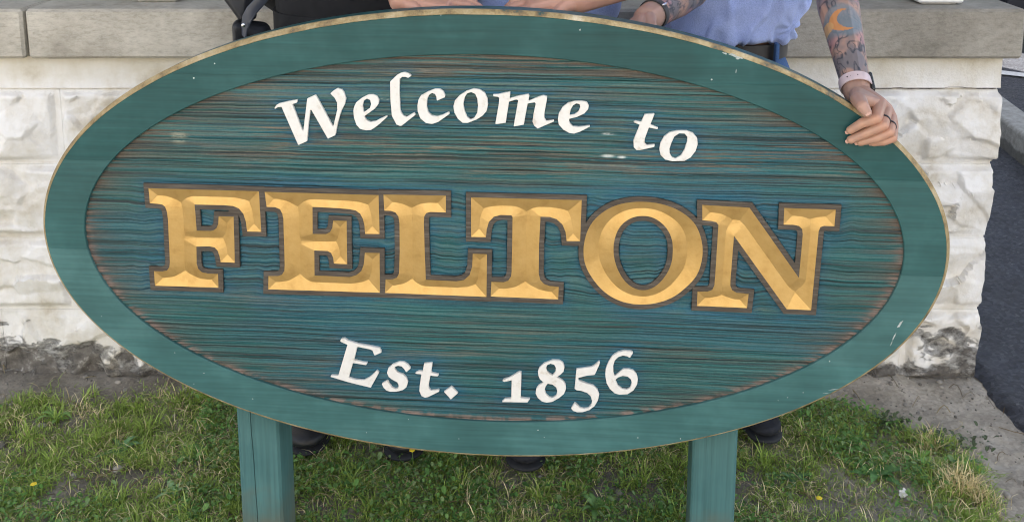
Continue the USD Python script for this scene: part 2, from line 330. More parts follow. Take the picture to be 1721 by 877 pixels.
cap_mat = mat("coping_concrete", {
    "g": ("geometry", {}), "n": ("noise_texture", {"scale": 4.5, "detail": 9, "roughness": 0.68}), "r": ("rgb_ramp", {"ramp": [(0.32, (0.27, 0.25, 0.208)), (0.5, (0.40, 0.375, 0.322)), (0.7, (0.50, 0.475, 0.415))]}),
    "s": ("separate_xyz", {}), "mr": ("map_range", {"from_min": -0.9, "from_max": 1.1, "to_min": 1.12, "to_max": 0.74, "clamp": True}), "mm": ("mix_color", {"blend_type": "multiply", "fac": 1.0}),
    "mp": ("mapping", {"scale": (0.35, 1, 1)}), "n4": ("noise_texture", {"scale": 140, "detail": 6, "roughness": 0.75}), "r4": ("rgb_ramp", {"ramp": [(0.3, (0.72, 0.72, 0.7)), (0.5, (1, 1, 1)), (0.7, (1.14, 1.14, 1.14))]}), "m4": ("mix_color", {"blend_type": "multiply", "fac": 1.0}),
    "n2": ("noise_texture", {"scale": 130, "detail": 8, "roughness": 0.75}), "b": ("bump", {"strength": 0.5, "distance": 0.005}), "p": ("principled_bsdf", {"roughness": 0.85, "specular_ior_level": 0.3})},
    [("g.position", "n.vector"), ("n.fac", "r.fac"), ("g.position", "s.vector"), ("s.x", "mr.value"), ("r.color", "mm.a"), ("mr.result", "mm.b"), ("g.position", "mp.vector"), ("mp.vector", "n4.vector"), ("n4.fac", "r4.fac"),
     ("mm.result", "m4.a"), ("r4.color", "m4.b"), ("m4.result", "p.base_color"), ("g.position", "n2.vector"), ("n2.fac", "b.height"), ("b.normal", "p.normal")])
wall = thing("block_wall", "low white painted rock faced block wall with a grey concrete coping", "wall", (0, YW + 0.1, 0))
mortar = [box(-2.45, WALL_R - 0.006, YW + 0.0040, YW + 0.19, -0.06, 0.8075)]
rngb = np.random.default_rng(11)
def rock_block(x0, x1, z0, z1, right_face, seed, depth_=0.19, amp=0.024):
    """a block with a chiselled front (and, at the wall's end, a chiselled right side)"""
    rg = np.random.default_rng(seed)
    m = tm(m3.Manifold.cube([x1 - x0, depth_, z1 - z0]).translate([x0, YW, z0]).refine_to_length(0.0065))
    m = trimesh.Trimesh(m.vertices, m.faces, process=True); v = np.array(m.vertices)
    def relief(a, b, wa, wb):
        # chisel facets: each scoop has its own tilt, meeting its neighbours in soft steps
        k = 16; sx_, sz_ = rg.uniform(0, wa, k), rg.uniform(0, wb, k); gx_, gz_, b0 = rg.normal(0, 0.13, k), rg.normal(0.06, 0.20, k), rg.uniform(-0.22, 0.28, k) * amp
        wx = a + 0.016 * (fbm(np.stack([a * 25, b * 25, 0 * a + seed], -1), 3, seed % 97) - 0.5); wz = b + 0.016 * (fbm(np.stack([a * 25, b * 25, 0 * a + seed + 50], -1), 3, seed % 91) - 0.5)
        d2 = (wx[:, None] - sx_) ** 2 + ((wz[:, None] - sz_) * 1.3) ** 2; d_ = np.sqrt(d2); w_ = np.exp(-(d_ - d_.min(1, keepdims=True)) / 0.0024); w_ /= w_.sum(1, keepdims=True)
        h = 0.55 * amp + (w_ * (b0 + gx_ * (wx[:, None] - sx_) + gz_ * (wz[:, None] - sz_))).sum(1)
        h += 0.005 * (fbm(np.stack([a * 60, b * 60, 0 * a + seed], -1), 3, seed % 89) - 0.5)
        e = np.minimum(np.minimum(a, wa - a), np.minimum(b, wb - b))
        return h * sstep(e, 0.003, 0.018)
    fr = v[:, 1] < YW + 1e-6
    d = np.zeros(len(v)); d[fr] = relief(v[fr, 0] - x0, v[fr, 2] - z0, x1 - x0 + (0.03 if right_face else 0), z1 - z0)
    if right_face:
        rt = v[:, 0] > x1 - 1e-6
        h = relief(v[rt, 1] - YW + 0.03, v[rt, 2] - z0, depth_ + 0.06, z1 - z0)
        v[rt, 0] += 0.26 * h - 0.005
    v[:, 1] -= d
    m.vertices = v
    return m
courses = [(-0.010, 0.190), (0.199, 0.395), (0.403, 0.599), (0.607, 0.801)]
for r_, (z0, z1) in enumerate(courses):
    x = WALL_R; first = True; k = 0
    L0 = 0.398 if r_ % 2 == 1 else 0.197
    while x > -1.75:
        L = L0 if first else 0.398
        obj("block", rock_block(x - L, x, z0, z1, first, 1000 * r_ + 17 * k + 3), white_wall, wall, smooth=32)
        mortar.append(box(x - L - 0.0115, x - L + 0.002, YW - 0.0016, YW + 0.01, z0, z1))
        x -= L + 0.0095; first = False; k += 1
obj("mortar", tm(m3.Manifold.batch_boolean([mani(b_) for b_ in mortar], m3.OpType.Add)), white_wall, wall)
bandm = tm(m3.Manifold.cube([2.45 + WALL_R, 0.20, 0.083]).translate([-2.45, YW - 0.002, 0.8065]).refine_to_length(0.02)); bv = np.array(bandm.vertices)
bq = bv[:, 1] < YW; bv[bq, 1] -= 0.006 * (fbm(bv[bq] * [9, 1, 30], 3, 4) - 0.4) + 0.004 * np.exp(-((bv[bq, 2] - 0.8065) / 0.012) ** 2)
obj("smooth_band", trimesh.Trimesh(bv, bandm.faces, process=False), white_wall, wall, smooth=32, label="smooth plastered band under the coping")
crack_mat = simple("crack_dark", (0.09, 0.08, 0.07), (0.2, 0.18, 0.16), scale=90, rough=0.95)
cxs = np.linspace(0.88, 1.25, 40); cz = 0.806 + 0.004 * (fbm(np.stack([cxs * 22, 0 * cxs, 0 * cxs], -1), 3, 7) - 0.5) * 2
obj("crack", tube(np.c_[cxs, YW - 0.0045 + 0 * cxs, cz], 0.0019, 5), crack_mat, wall, label="thin dark crack along the bed joint at the right end")
def cap_slab(x0, x1, seed):
    m = tm(mani(box(x0, x1, YC, YC + 0.40, 0.889, 1.017, 0.007)).refine_to_length(0.022)); v = np.array(m.vertices)
    w = 0.004 * (fbm(v * [6, 6, 12], 3, seed) - 0.5)
    v[:, 1] -= np.where(v[:, 1] < YC + 0.02, w, 0); v[:, 2] += np.where(v[:, 2] < 0.9, w * 1.5, 0)
    return trimesh.Trimesh(v, m.faces, process=False)
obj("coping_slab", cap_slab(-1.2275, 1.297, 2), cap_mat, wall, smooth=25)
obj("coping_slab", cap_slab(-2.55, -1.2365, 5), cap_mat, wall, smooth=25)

# ================================================================== PORCH AND HOUSE BEHIND (the unseen house is sized so its shade covers the foreground)
white_trim = simple("white_trim", (0.72, 0.72, 0.71), (0.80, 0.80, 0.79), scale=30, rough=0.45)
for i, (x0, x1, y0, lab) in enumerate(((-0.999, -0.871, 2.645, "white square porch column at the left on the grey coping"), (1.049, 1.166, 2.606, "white square porch column at the right end of the grey coping"))):
    w = x1 - x0
    pc = thing("porch_column", lab, "column", ((x0 + x1) / 2, y0 + w / 2, 1.017), "white porch columns on the coping")
    obj("base_trim", box(x0, x1, y0, y0 + w, 1.022, 1.13, 0.004), white_trim, pc)
    obj("shaft", box(x0 + 0.012, x1 - 0.012, y0 + 0.012, y0 + w - 0.012, 1.017, 2.92, 0.004), white_trim, pc)
    obj("capital", box(x0 - 0.006, x1 + 0.006, y0 - 0.006, y0 + w + 0.006, 2.84, 2.92, 0.004), white_trim, pc)
siding = simple("pale_siding", (0.50, 0.49, 0.46), (0.58, 0.57, 0.54), scale=12, rough=0.7)
shingle = simple("dark_roofing", (0.07, 0.068, 0.065), (0.13, 0.125, 0.12), scale=60, rough=0.9)
house = thing("house", "unseen pale boarded house behind the porch wall, sized to shade the foreground", "house", (-1.5, 6, 0))
obj("wall", box(-7.0, 1.45, 4.3, 8.35, 0.0, 4.4), siding, house)
for z in np.arange(0.2, 4.3, 0.16): obj("siding_board", box(-7.0, 1.45, 4.285, 4.298, z, z + 0.15), siding, house)
obj("porch_beam", box(-2.5, 1.28, 2.62, 2.76, 2.92, 3.10), white_trim, house)
obj("roof", tm(m3.Manifold.hull_points(np.array([(-7.2, 2.60, 3.11), (1.46, 2.60, 3.11), (-7.2, 4.4, 3.55), (1.46, 4.4, 3.55), (-7.2, 2.60, 3.17), (1.46, 2.60, 3.17), (-7.2, 4.4, 3.62), (1.46, 4.4, 3.62)], float))), shingle, house, label="low porch roof")
obj("roof", tm(m3.Manifold.hull_points(np.array([(-7.2, 4.15, 4.4), (1.6, 4.15, 4.4), (-7.2, 8.5, 4.4), (1.6, 8.5, 4.4), (-7.2, 6.4, 5.6), (1.6, 6.4, 5.6)], float))), shingle, house, label="main pitched roof")
dark_glass = simple("dark_glass", (0.02, 0.022, 0.025), rough=0.08)
for wx in (-5.0, -2.6, -0.4):
    wf = obj("window", box(wx - 0.5, wx + 0.5, 4.25, 4.29, 1.5, 2.7), white_trim, house); obj("pane", box(wx - 0.42, wx + 0.42, 4.244, 4.252, 1.58, 2.62), dark_glass, wf)

# ================================================================== PARKED DARK VEHICLE
car_paint = simple("dark_car_paint", (0.006, 0.007, 0.010), (0.009, 0.010, 0.014), rough=0.3, scale=4)
tyre_mat = simple("tyre", (0.012, 0.012, 0.012), (0.02, 0.02, 0.02), rough=0.85)
rim_mat = simple("rim_metal", (0.35, 0.35, 0.36), rough=0.35, metallic=0.9)
lens = simple("lamp_lens", (0.55, 0.57, 0.6), rough=0.1)
car = thing("parked_car", "black parked car on the asphalt beyond the end of the wall", "car", (4.1, 8.8, 0))
prof = np.array([(6.62, 0.30), (6.58, 0.62), (6.66, 0.92), (7.75, 1.10), (8.55, 1.62), (8.9, 1.68), (10.3, 1.66), (10.95, 1.15), (11.0, 0.6), (10.95, 0.30)])
def car_sec(x, inset, zs): return [(x, y + (inset if y < 8 else -inset), min(z, 1.1) + max(0, z - 1.1) * zs) for y, z in prof]
pts = []
lower = np.array([(y, min(z, 1.1)) for y, z in prof])
bodyp = [(x, y, z) for x, ins in ((3.20, 0.06), (3.24, 0.0), (4.96, 0.0), (5.0, 0.06)) for y, z in ((6.62 + ins, 0.30), (6.57 + ins, 0.6), (6.63 + ins, 0.9), (7.7, 1.08), (10.97 - ins, 1.1), (11.03 - ins, 0.6), (10.95 - ins, 0.3))]
cabin = [(x, y, z) for x, y, z in [(3.28, 7.75, 1.06), (4.92, 7.75, 1.06), (3.28, 10.9, 1.08), (4.92, 10.9, 1.08), (3.5, 8.6, 1.66), (4.7, 8.6, 1.66), (3.5, 10.2, 1.66), (4.7, 10.2, 1.66)]]
wells = [m3.Manifold.cylinder(0.34, 0.36, 0.36, 40, True).rotate([0, 90, 0]).translate([x, y, 0.34]) for x in (3.28, 4.92) for y in (7.45, 10.1)]
bodym = m3.Manifold.hull_points(np.array(bodyp, float)) + m3.Manifold.hull_points(np.array(cabin, float))
for w_ in wells: bodym = bodym - w_
obj("body", bodym, car_paint, car, smooth=30)
obj("windscreen", m3.Manifold.hull_points(np.array([(3.42, 7.83, 1.13), (4.78, 7.83, 1.13), (3.58, 8.5, 1.59), (4.62, 8.5, 1.59), (3.42, 7.9, 1.13), (4.78, 7.9, 1.13), (3.58, 8.6, 1.59), (4.62, 8.6, 1.59)], float) + [0, -0.012, 0.006]), dark_glass, car)
obj("side_window", m3.Manifold.hull_points(np.array([(3.275, 8.2, 1.14), (3.275, 10.4, 1.14), (3.47, 8.75, 1.58), (3.47, 10.05, 1.58), (3.33, 8.2, 1.14), (3.33, 10.4, 1.14), (3.53, 8.75, 1.58), (3.53, 10.05, 1.58)], float)), dark_glass, car)
for y in (7.45, 10.1):
    wh = obj("wheel", tm(m3.Manifold.cylinder(0.2, 0.32, 0.32, 40, True).rotate([0, 90, 0]).translate([3.33, y, 0.335])), tyre_mat, car, smooth=30)
    obj("rim", tm(m3.Manifold.cylinder(0.02, 0.21, 0.21, 30, True).rotate([0, 90, 0]).translate([3.228, y, 0.335])), rim_mat, wh, smooth=30)
for x in (3.45, 4.75): obj("headlight", blob(((x - 0.1, 6.63, 0.74), (0.08, 0.04, 0.05)), ((x + 0.1, 6.62, 0.76), (0.08, 0.04, 0.06))), lens, car, smooth=True)

# ================================================================== THE SIGN
EC, EA, EB = (-0.0572, 0.7072), 0.8462, 0.4374          # outer ellipse: centre (s, t), half axes
IC, IA, IB = (-0.0560, 0.7035), 0.7640, 0.3600          # inner edge of the rim
JOINTS = [0.4868, 0.6690, 0.8475, 1.0180]
TH = 0.046
sign = thing("welcome_sign", "large oval teal wooden sign with gold carved lettering on two posts", "sign", (-0.05, 1.80, 0))
def ell(c, a, b, n=360): th = np.linspace(0, 2 * np.pi, n, endpoint=False); return np.stack([c[0] + a * np.cos(th), c[1] + b * np.sin(th)], 1)
def zoomed(x0, y0, s, pts): p = np.array(pts, float); return np.stack([x0 + p[:, 0] / s, y0 + p[:, 1] / s], 1)
def to_sign(px): return board(px[:, 0], px[:, 1])

# --- lettering outlines, measured on the photograph
s1 = 965 / 220.0
GOLD = {}
GOLD["F"] = [zoomed(230, 300, s1, [(82, 75), (897, 98), (914, 396), (810, 394), (800, 320), (782, 264), (748, 224), (705, 206), (630, 200), (422, 195), (430, 290), (437, 388), (540, 390), (565, 384), (585, 368), (596, 340), (600, 282), (710, 284), (719, 624), (614, 620), (606, 575), (592, 535), (570, 512), (535, 504), (435, 505), (438, 630), (448, 668), (475, 694), (520, 704), (595, 706), (598, 808), (130, 793), (122, 686), (185, 688), (220, 680), (236, 655), (240, 620), (225, 300), (217, 245), (204, 212), (184, 196), (150, 190), (92, 186)])]
GOLD["E"] = [zoomed(430, 300, s1, [(62, 102), (903, 126), (910, 413), (803, 411), (799, 350), (787, 300), (766, 262), (735, 240), (690, 230), (600, 222), (415, 213), (416, 412), (515, 413), (545, 398), (562, 365), (568, 313), (667, 316), (671, 635), (573, 630), (567, 585), (552, 552), (525, 537), (428, 534), (430, 718), (690, 730), (740, 715), (775, 685), (793, 640), (802, 550), (910, 553), (913, 845), (88, 820), (90, 722), (160, 722), (190, 712), (207, 685), (210, 640), (200, 300), (192, 262), (175, 230), (140, 215), (76, 212)])]
GOLD["L"] = [zoomed(630, 310, s1, [(62, 78), (522, 86), (523, 210), (410, 206), (378, 214), (362, 240), (360, 300), (366, 500), (374, 706), (600, 717), (655, 708), (697, 672), (716, 610), (721, 514), (826, 518), (822, 832), (72, 802), (78, 703), (130, 702), (160, 690), (176, 660), (182, 500), (180, 290), (172, 240), (150, 210), (115, 198), (67, 196)])]
GOLD["T"] = [zoomed(780, 320, s1, [(50, 55), (867, 75), (855, 378), (755, 376), (748, 310), (725, 255), (682, 216), (630, 199), (563, 197), (552, 400), (550, 620), (560, 662), (588, 692), (630, 708), (697, 714), (693, 806), (195, 785), (200, 677), (290, 680), (325, 668), (345, 637), (350, 600), (357, 200), (347, 187), (270, 184), (218, 198), (182, 235), (166, 290), (160, 348), (50, 346)])]
GOLD["O"] = [zoomed(970, 325, s1, [(47, 430), (60, 330), (100, 235), (180, 150), (280, 95), (400, 69), (490, 66), (600, 78), (700, 107), (800, 162), (870, 232), (910, 320), (926, 430), (915, 520), (880, 610), (810, 690), (720, 760), (610, 805), (500, 822), (390, 815), (280, 780), (180, 710), (100, 610), (58, 520)]),
             zoomed(970, 325, s1, [(268, 420), (280, 330), (310, 260), (360, 208), (430, 176), (490, 170), (550, 180), (620, 220), (672, 280), (700, 350), (706, 430), (697, 510), (670, 580), (620, 650), (560, 698), (500, 716), (430, 706), (370, 668), (312, 590), (278, 500)])]
GOLD["N"] = [zoomed(1160, 335, 1140 / 260, [(90, 45), (438, 65), (803, 582), (820, 400), (832, 260), (826, 222), (803, 200), (760, 191), (690, 190), (695, 68), (1075, 80), (1065, 202), (990, 199), (962, 208), (948, 240), (944, 290), (893, 820), (712, 812), (324, 272), (298, 600), (297, 640), (311, 673), (345, 692), (432, 700), (420, 804), (50, 788), (55, 682), (130, 682), (164, 670), (180, 635), (190, 500), (209, 192), (193, 172), (150, 162), (90, 158)])]
def spline(p, n=160):
    q = np.vstack([p, p[:1]]); u = np.r_[0, np.cumsum(np.linalg.norm(np.diff(q, axis=0), axis=1))]
    return CubicSpline(u, q, bc_type="periodic")(np.linspace(0, u[-1], n, endpoint=False))
gold_poly = {}
for k, rings in GOLD.items():
    rr = [to_sign(spline(r) if k == "O" else r) for r in rings]
    gold_poly[k] = sg.Polygon(rr[0], [r for r in rr[1:]]).buffer(0)
s2, s3 = 1169 / 200.0, 1096 / 150.0
WHITE = [
 ("W", [zoomed(450, 110, s2, [(60, 428), (80, 395), (110, 378), (205, 355), (292, 340), (282, 372), (238, 385), (345, 660), (385, 330), (468, 292), (640, 610), (680, 440), (678, 370), (655, 325), (612, 280), (640, 255), (680, 230), (725, 240), (750, 275), (766, 330), (755, 385), (720, 450), (690, 550), (662, 690), (588, 725), (418, 428), (398, 580), (384, 748), (297, 788), (132, 412), (95, 415), (70, 432)])]),
 ("e", [zoomed(450, 110, s2, [(838, 450), (846, 410), (865, 370), (920, 325), (985, 292), (1030, 288), (1072, 305), (1092, 345), (1086, 385), (1050, 430), (945, 505), (965, 540), (1005, 560), (1060, 552), (1100, 530), (1167, 497), (1174, 508), (1102, 575), (1060, 608), (1010, 640), (960, 642), (905, 628), (870, 590), (845, 520)]),
        zoomed(450, 110, s2, [(930, 400), (942, 350), (972, 331), (1003, 345), (1014, 385), (1000, 425), (942, 465)])]),
 ("l", [zoomed(630, 110, s2, [(147, 165), (215, 100), (255, 78), (290, 70), (325, 80), (360, 105), (325, 128), (300, 118), (265, 118), (243, 140), (240, 250), (248, 440), (260, 475), (282, 500), (308, 510), (330, 500), (385, 467), (397, 490), (265, 595), (245, 600), (210, 585), (165, 500), (150, 330)])]),
 ("c", [zoomed(630, 110, s2, [(425, 345), (450, 300), (520, 262), (590, 234), (640, 234), (675, 262), (690, 300), (685, 318), (608, 352), (602, 310), (588, 285), (560, 275), (530, 295), (512, 340), (508, 410), (522, 460), (555, 495), (610, 505), (660, 492), (728, 458), (733, 482), (620, 560), (560, 580), (500, 570), (445, 525), (420, 460), (416, 400)])]),
 ("o", [zoomed(630, 110, s2, [(770, 405), (785, 350), (830, 300), (900, 255), (970, 232), (1030, 240), (1080, 275), (1105, 330), (1110, 390), (1095, 455), (1055, 500), (1000, 535), (910, 570), (860, 568), (815, 530), (780, 470)]),
        zoomed(630, 110, s2, [(868, 385), (880, 320), (905, 280), (945, 267), (985, 285), (1005, 330), (1012, 400), (1005, 470), (975, 520), (940, 535), (905, 510), (880, 450)])]),
 ("m", [zoomed(810, 130, s2, [(105, 172), (160, 170), (277, 145), (272, 212), (345, 190), (458, 168), (464, 190), (455, 238), (555, 195), (605, 182), (640, 192), (638, 220), (612, 365), (613, 405), (632, 433), (707, 422), (708, 438), (600, 485), (548, 508), (512, 480), (496, 440), (505, 370), (527, 262), (515, 250), (448, 262), (410, 470), (310, 488), (355, 230), (335, 222), (265, 245), (232, 452), (130, 465), (165, 260), (168, 205), (150, 195), (112, 190)])]),
 ("e", [zoomed(810, 130, s2, [(745, 420), (755, 360), (790, 300), (845, 255), (915, 237), (985, 237), (1030, 247), (1050, 285), (1042, 320), (1005, 360), (930, 395), (856, 412), (856, 435), (868, 462), (892, 485), (950, 492), (1060, 478), (1063, 488), (960, 540), (905, 557), (860, 552), (800, 520), (755, 470)]),
        zoomed(810, 130, s2, [(862, 365), (872, 320), (895, 280), (930, 260), (960, 270), (965, 300), (945, 345), (910, 368), (862, 376)])]),
 ("t", [zoomed(1000, 150, s2, [(370, 325), (400, 315), (455, 325), (490, 250), (588, 243), (545, 350), (625, 385), (610, 398), (530, 380), (490, 490), (487, 530), (510, 555), (590, 545), (582, 572), (440, 603), (408, 602), (382, 575), (378, 510), (440, 355)])]),
 ("o", [zoomed(1000, 150, s2, [(632, 590), (645, 530), (680, 470), (730, 430), (800, 412), (900, 410), (965, 435), (1005, 485), (1010, 545), (990, 610), (940, 675), (880, 708), (760, 712), (690, 695), (645, 650)]),
        zoomed(1000, 150, s2, [(732, 590), (750, 535), (780, 470), (830, 437), (880, 440), (910, 475), (905, 520), (880, 600), (845, 655), (790, 685), (755, 670), (735, 635)])]),
 ("E", [zoomed(540, 560, s3, [(228, 98), (245, 72), (280, 66), (325, 95), (450, 135), (600, 162), (715, 185), (738, 240), (650, 278), (625, 215), (595, 202), (440, 170), (400, 332), (430, 338), (525, 362), (570, 362), (548, 395), (385, 370), (335, 548), (420, 572), (520, 580), (590, 545), (640, 505), (680, 458), (708, 485), (605, 672), (330, 605), (108, 538), (120, 520), (205, 525), (318, 145), (300, 138), (240, 110)])]),
 ("s", [zoomed(540, 560, s3, [(740, 625), (800, 587), (822, 590), (830, 620), (860, 665), (905, 688), (940, 680), (948, 645), (930, 605), (870, 575), (825, 540), (803, 490), (820, 435), (875, 385), (960, 353), (1010, 355), (1060, 385), (1096, 437), (1040, 482), (1012, 440), (985, 412), (940, 402), (905, 415), (898, 440), (930, 480), (1000, 510), (1045, 550), (1062, 605), (1045, 665), (1000, 700), (920, 722), (840, 722), (795, 705), (760, 670)])]),
 ("t", [zoomed(660, 570, s3, [(260, 425), (318, 395), (365, 400), (385, 300), (488, 290), (470, 412), (570, 438), (548, 460), (460, 450), (440, 560), (442, 605), (470, 635), (570, 622), (568, 648), (440, 710), (395, 722), (350, 700), (325, 640), (330, 570), (350, 435)])]),
 (".", [zoomed(660, 570, s3, [(628, 650), (720, 585), (800, 665), (712, 743)])]),
 ("1", [zoomed(830, 590, s3, [(105, 370), (120, 355), (190, 330), (315, 258), (337, 265), (330, 580), (443, 592), (410, 635), (98, 628), (135, 590), (212, 585), (218, 362), (130, 382)])]),
 ("8", [zoomed(830, 590, s3, [(545, 300), (540, 250), (560, 205), (620, 155), (720, 115), (800, 118), (850, 145), (866, 195), (858, 255), (815, 295), (770, 325), (840, 360), (880, 410), (886, 470), (860, 530), (800, 580), (720, 625), (650, 637), (590, 622), (540, 580), (512, 525), (518, 470), (550, 425), (612, 390), (565, 350)]),
        zoomed(830, 590, s3, [(640, 215), (655, 175), (695, 158), (740, 172), (762, 210), (755, 265), (720, 305), (680, 280), (650, 250)]), zoomed(830, 590, s3, [(660, 402), (720, 415), (765, 450), (780, 500), (765, 550), (720, 580), (680, 570), (640, 530), (622, 480), (635, 440)])]),
 ("5", [zoomed(940, 580, s3, [(210, 298), (300, 285), (400, 272), (425, 260), (485, 205), (502, 208), (490, 250), (435, 368), (330, 380), (228, 408), (240, 440), (330, 475), (420, 500), (470, 550), (490, 610), (475, 680), (435, 750), (370, 800), (290, 825), (220, 828), (170, 810), (145, 782), (190, 712), (210, 730), (250, 770), (300, 785), (360, 775), (395, 740), (402, 690), (385, 630), (340, 590), (270, 565), (215, 558), (188, 540)])]),
 ("6", [zoomed(940, 580, s3, [(565, 380), (570, 300), (600, 220), (650, 140), (720, 95), (800, 74), (870, 78), (910, 95), (868, 160), (830, 140), (780, 132), (725, 150), (680, 195), (662, 260), (665, 340), (682, 390), (700, 370), (785, 300), (850, 297), (910, 315), (950, 360), (966, 420), (955, 490), (910, 560), (840, 605), (740, 612), (680, 595), (620, 540), (580, 470)]),
        zoomed(940, 580, s3, [(688, 432), (720, 400), (780, 380), (840, 390), (880, 425), (890, 475), (870, 530), (830, 550), (770, 540), (720, 500)])]),
]
white_poly = []
for k, rings in WHITE:
    rr = [to_sign(r) for r in rings]; pg = sg.Polygon(rr[0], rr[1:]).buffer(0)
    if k not in "1.": pg = pg.buffer(0.0012).buffer(-0.0024).buffer(0.0012)
    white_poly.append((k, pg))
border = unary_union([p.buffer(0.0095, join_style="mitre", mitre_limit=2.5) for p in gold_poly.values()]).buffer(0.0015, join_style="mitre").buffer(-0.0015, join_style="mitre")
all_white = unary_union([p for _, p in white_poly])

# --- rim of glued boards: a closed ring with a worn gilt chamfer, cut at the board joints
CHF = lambda th: 0.68 + 0.26 * np.sin(th) + 0.10 * np.sin(3 * th + 1)      # the worn edge is broadest along the top
def ring(prof_out, prof_in, n=420):
    """closed ring; prof_out/prof_in: (inset, depth) lists on the outer and the inner ellipse, front to back"""
    th = np.linspace(0, 2 * np.pi, n, endpoint=False); prof = [("i", *q) for q in prof_in[::-1]] + [("o", *q) for q in prof_out]
    prof = [("o", *q) for q in prof_out] + [("i", *q) for q in prof_in[::-1]]
    V = []
    for k, d, z in prof:
        c, a, b = (EC, EA - d, EB - d) if k == "o" else (IC, IA - d, IB - d)
        kf = CHF(th) if k == "o" else 1.0
        a, b = (EA - d * kf, EB - d * kf) if k == "o" else (a, b)
        V.append(np.stack([c[0] + a * np.cos(th), c[1] + b * np.sin(th), z * (kf if k == "o" and z > -0.02 else 1.0) + 0 * th], 1))
    V = np.stack(V, 1); m = len(prof); f = []
    for i in range(n):
        for j in range(m):
            a, b, c, d = i * m + j, i * m + (j + 1) % m, ((i + 1) % n) * m + j, ((i + 1) % n) * m + (j + 1) % m
            f += [(a, b, d), (a, d, c)]
    t = trimesh.Trimesh(V.reshape(-1, 3), np.array(f), process=False)
    t.fix_normals()
    if t.volume < 0: t.invert()
    return t
def to_world(t):
    v = np.asarray(t.vertices); return trimesh.Trimesh(W(v[:, 0], v[:, 1], v[:, 2]), t.faces, process=False)
rim = mani(ring([(0.0100, 0.0), (0.0012, -0.0070), (0.0, -0.0100), (0.0, -TH)], [(0.0, -0.0012), (0.0, -TH)] if False else [(-0.0012, 0.0), (0.0, -0.0012), (0.0, -TH)]))
cuts = [-1.0] + JOINTS + [3.0]
rim_mats = []
for i, (ca, cb) in enumerate(((0.044, 0.124), (0.050, 0.130), (0.030, 0.098), (0.014, 0.070), (0.012, 0.066))):  # lower boards lighter: faded paint, with some glare put into the colour
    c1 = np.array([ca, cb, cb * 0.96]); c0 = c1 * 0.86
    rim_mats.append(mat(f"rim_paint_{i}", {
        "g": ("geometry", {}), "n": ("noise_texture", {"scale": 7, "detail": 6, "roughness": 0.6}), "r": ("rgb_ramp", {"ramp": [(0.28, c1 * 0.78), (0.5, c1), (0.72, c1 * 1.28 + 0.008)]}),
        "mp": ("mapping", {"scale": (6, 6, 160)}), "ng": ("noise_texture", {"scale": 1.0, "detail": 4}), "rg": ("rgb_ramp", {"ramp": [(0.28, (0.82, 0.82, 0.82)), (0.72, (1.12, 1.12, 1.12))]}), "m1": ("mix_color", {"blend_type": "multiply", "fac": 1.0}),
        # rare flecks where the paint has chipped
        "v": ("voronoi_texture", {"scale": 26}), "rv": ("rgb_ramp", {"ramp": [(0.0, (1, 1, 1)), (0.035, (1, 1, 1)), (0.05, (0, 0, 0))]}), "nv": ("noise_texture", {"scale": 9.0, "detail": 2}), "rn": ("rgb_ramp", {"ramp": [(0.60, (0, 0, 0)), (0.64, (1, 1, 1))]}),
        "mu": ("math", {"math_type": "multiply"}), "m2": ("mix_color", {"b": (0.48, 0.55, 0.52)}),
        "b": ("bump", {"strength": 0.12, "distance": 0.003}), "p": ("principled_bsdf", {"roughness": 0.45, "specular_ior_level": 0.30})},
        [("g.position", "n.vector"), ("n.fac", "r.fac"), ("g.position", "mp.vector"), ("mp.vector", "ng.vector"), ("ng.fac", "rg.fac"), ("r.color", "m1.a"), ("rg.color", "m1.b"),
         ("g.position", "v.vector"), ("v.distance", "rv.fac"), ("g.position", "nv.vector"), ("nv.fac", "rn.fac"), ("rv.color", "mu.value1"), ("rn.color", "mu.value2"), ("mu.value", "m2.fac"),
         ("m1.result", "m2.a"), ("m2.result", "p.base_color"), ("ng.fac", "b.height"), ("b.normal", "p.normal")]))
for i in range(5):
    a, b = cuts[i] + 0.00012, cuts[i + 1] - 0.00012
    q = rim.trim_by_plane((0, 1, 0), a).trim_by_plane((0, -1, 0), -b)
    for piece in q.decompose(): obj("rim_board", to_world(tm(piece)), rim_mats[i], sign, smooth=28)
gilt = mat("worn_gilt_edge", {
    "g": ("geometry", {}), "n": ("noise_texture", {"scale": 22, "detail": 9, "roughness": 0.72}), "r": ("rgb_ramp", {"ramp": [(0.32, (0.035, 0.085, 0.08)), (0.39, (0.20, 0.145, 0.075)), (0.48, (0.33, 0.245, 0.115)), (0.60, (0.44, 0.35, 0.20)), (0.72, (0.58, 0.51, 0.37))]}),
    "s": ("separate_xyz", {}), "n2": ("noise_texture", {"scale": 260, "detail": 5}), "b": ("bump", {"strength": 0.7, "distance": 0.003}), "p": ("principled_bsdf", {"roughness": 0.6, "specular_ior_level": 0.4})},
    [("g.position", "n.vector"), ("n.fac", "r.fac"), ("r.color", "p.base_color"), ("g.position", "n2.vector"), ("n2.fac", "b.height"), ("b.normal", "p.normal")])
th = np.linspace(0, 2 * np.pi, 900, endpoint=False)
rag = 0.0030 * (fbm(np.stack([np.cos(th) * 14, np.sin(th) * 9, 0 * th], -1), 4, 3) - 0.5)
EV = []
for d, z in ((0.0086, 0.0004), (0.0006, -0.0060), (-0.0008, -0.0095), (-0.0008, -0.0125), (0.003, -0.0140), (0.014, -0.006)):
    k = d * CHF(th) + (rag if d == 0.0086 else 0.5 * rag if z == -0.0125 and d < 0 else 0)
    zz = z * CHF(th) + (0.6 * rag if z == -0.0125 else 0)
    EV.append(np.stack([EC[0] + (EA - k) * np.cos(th), EC[1] + (EB - k) * np.sin(th), zz + 0 * th], 1))
EV = np.stack(EV, 1); ef = []
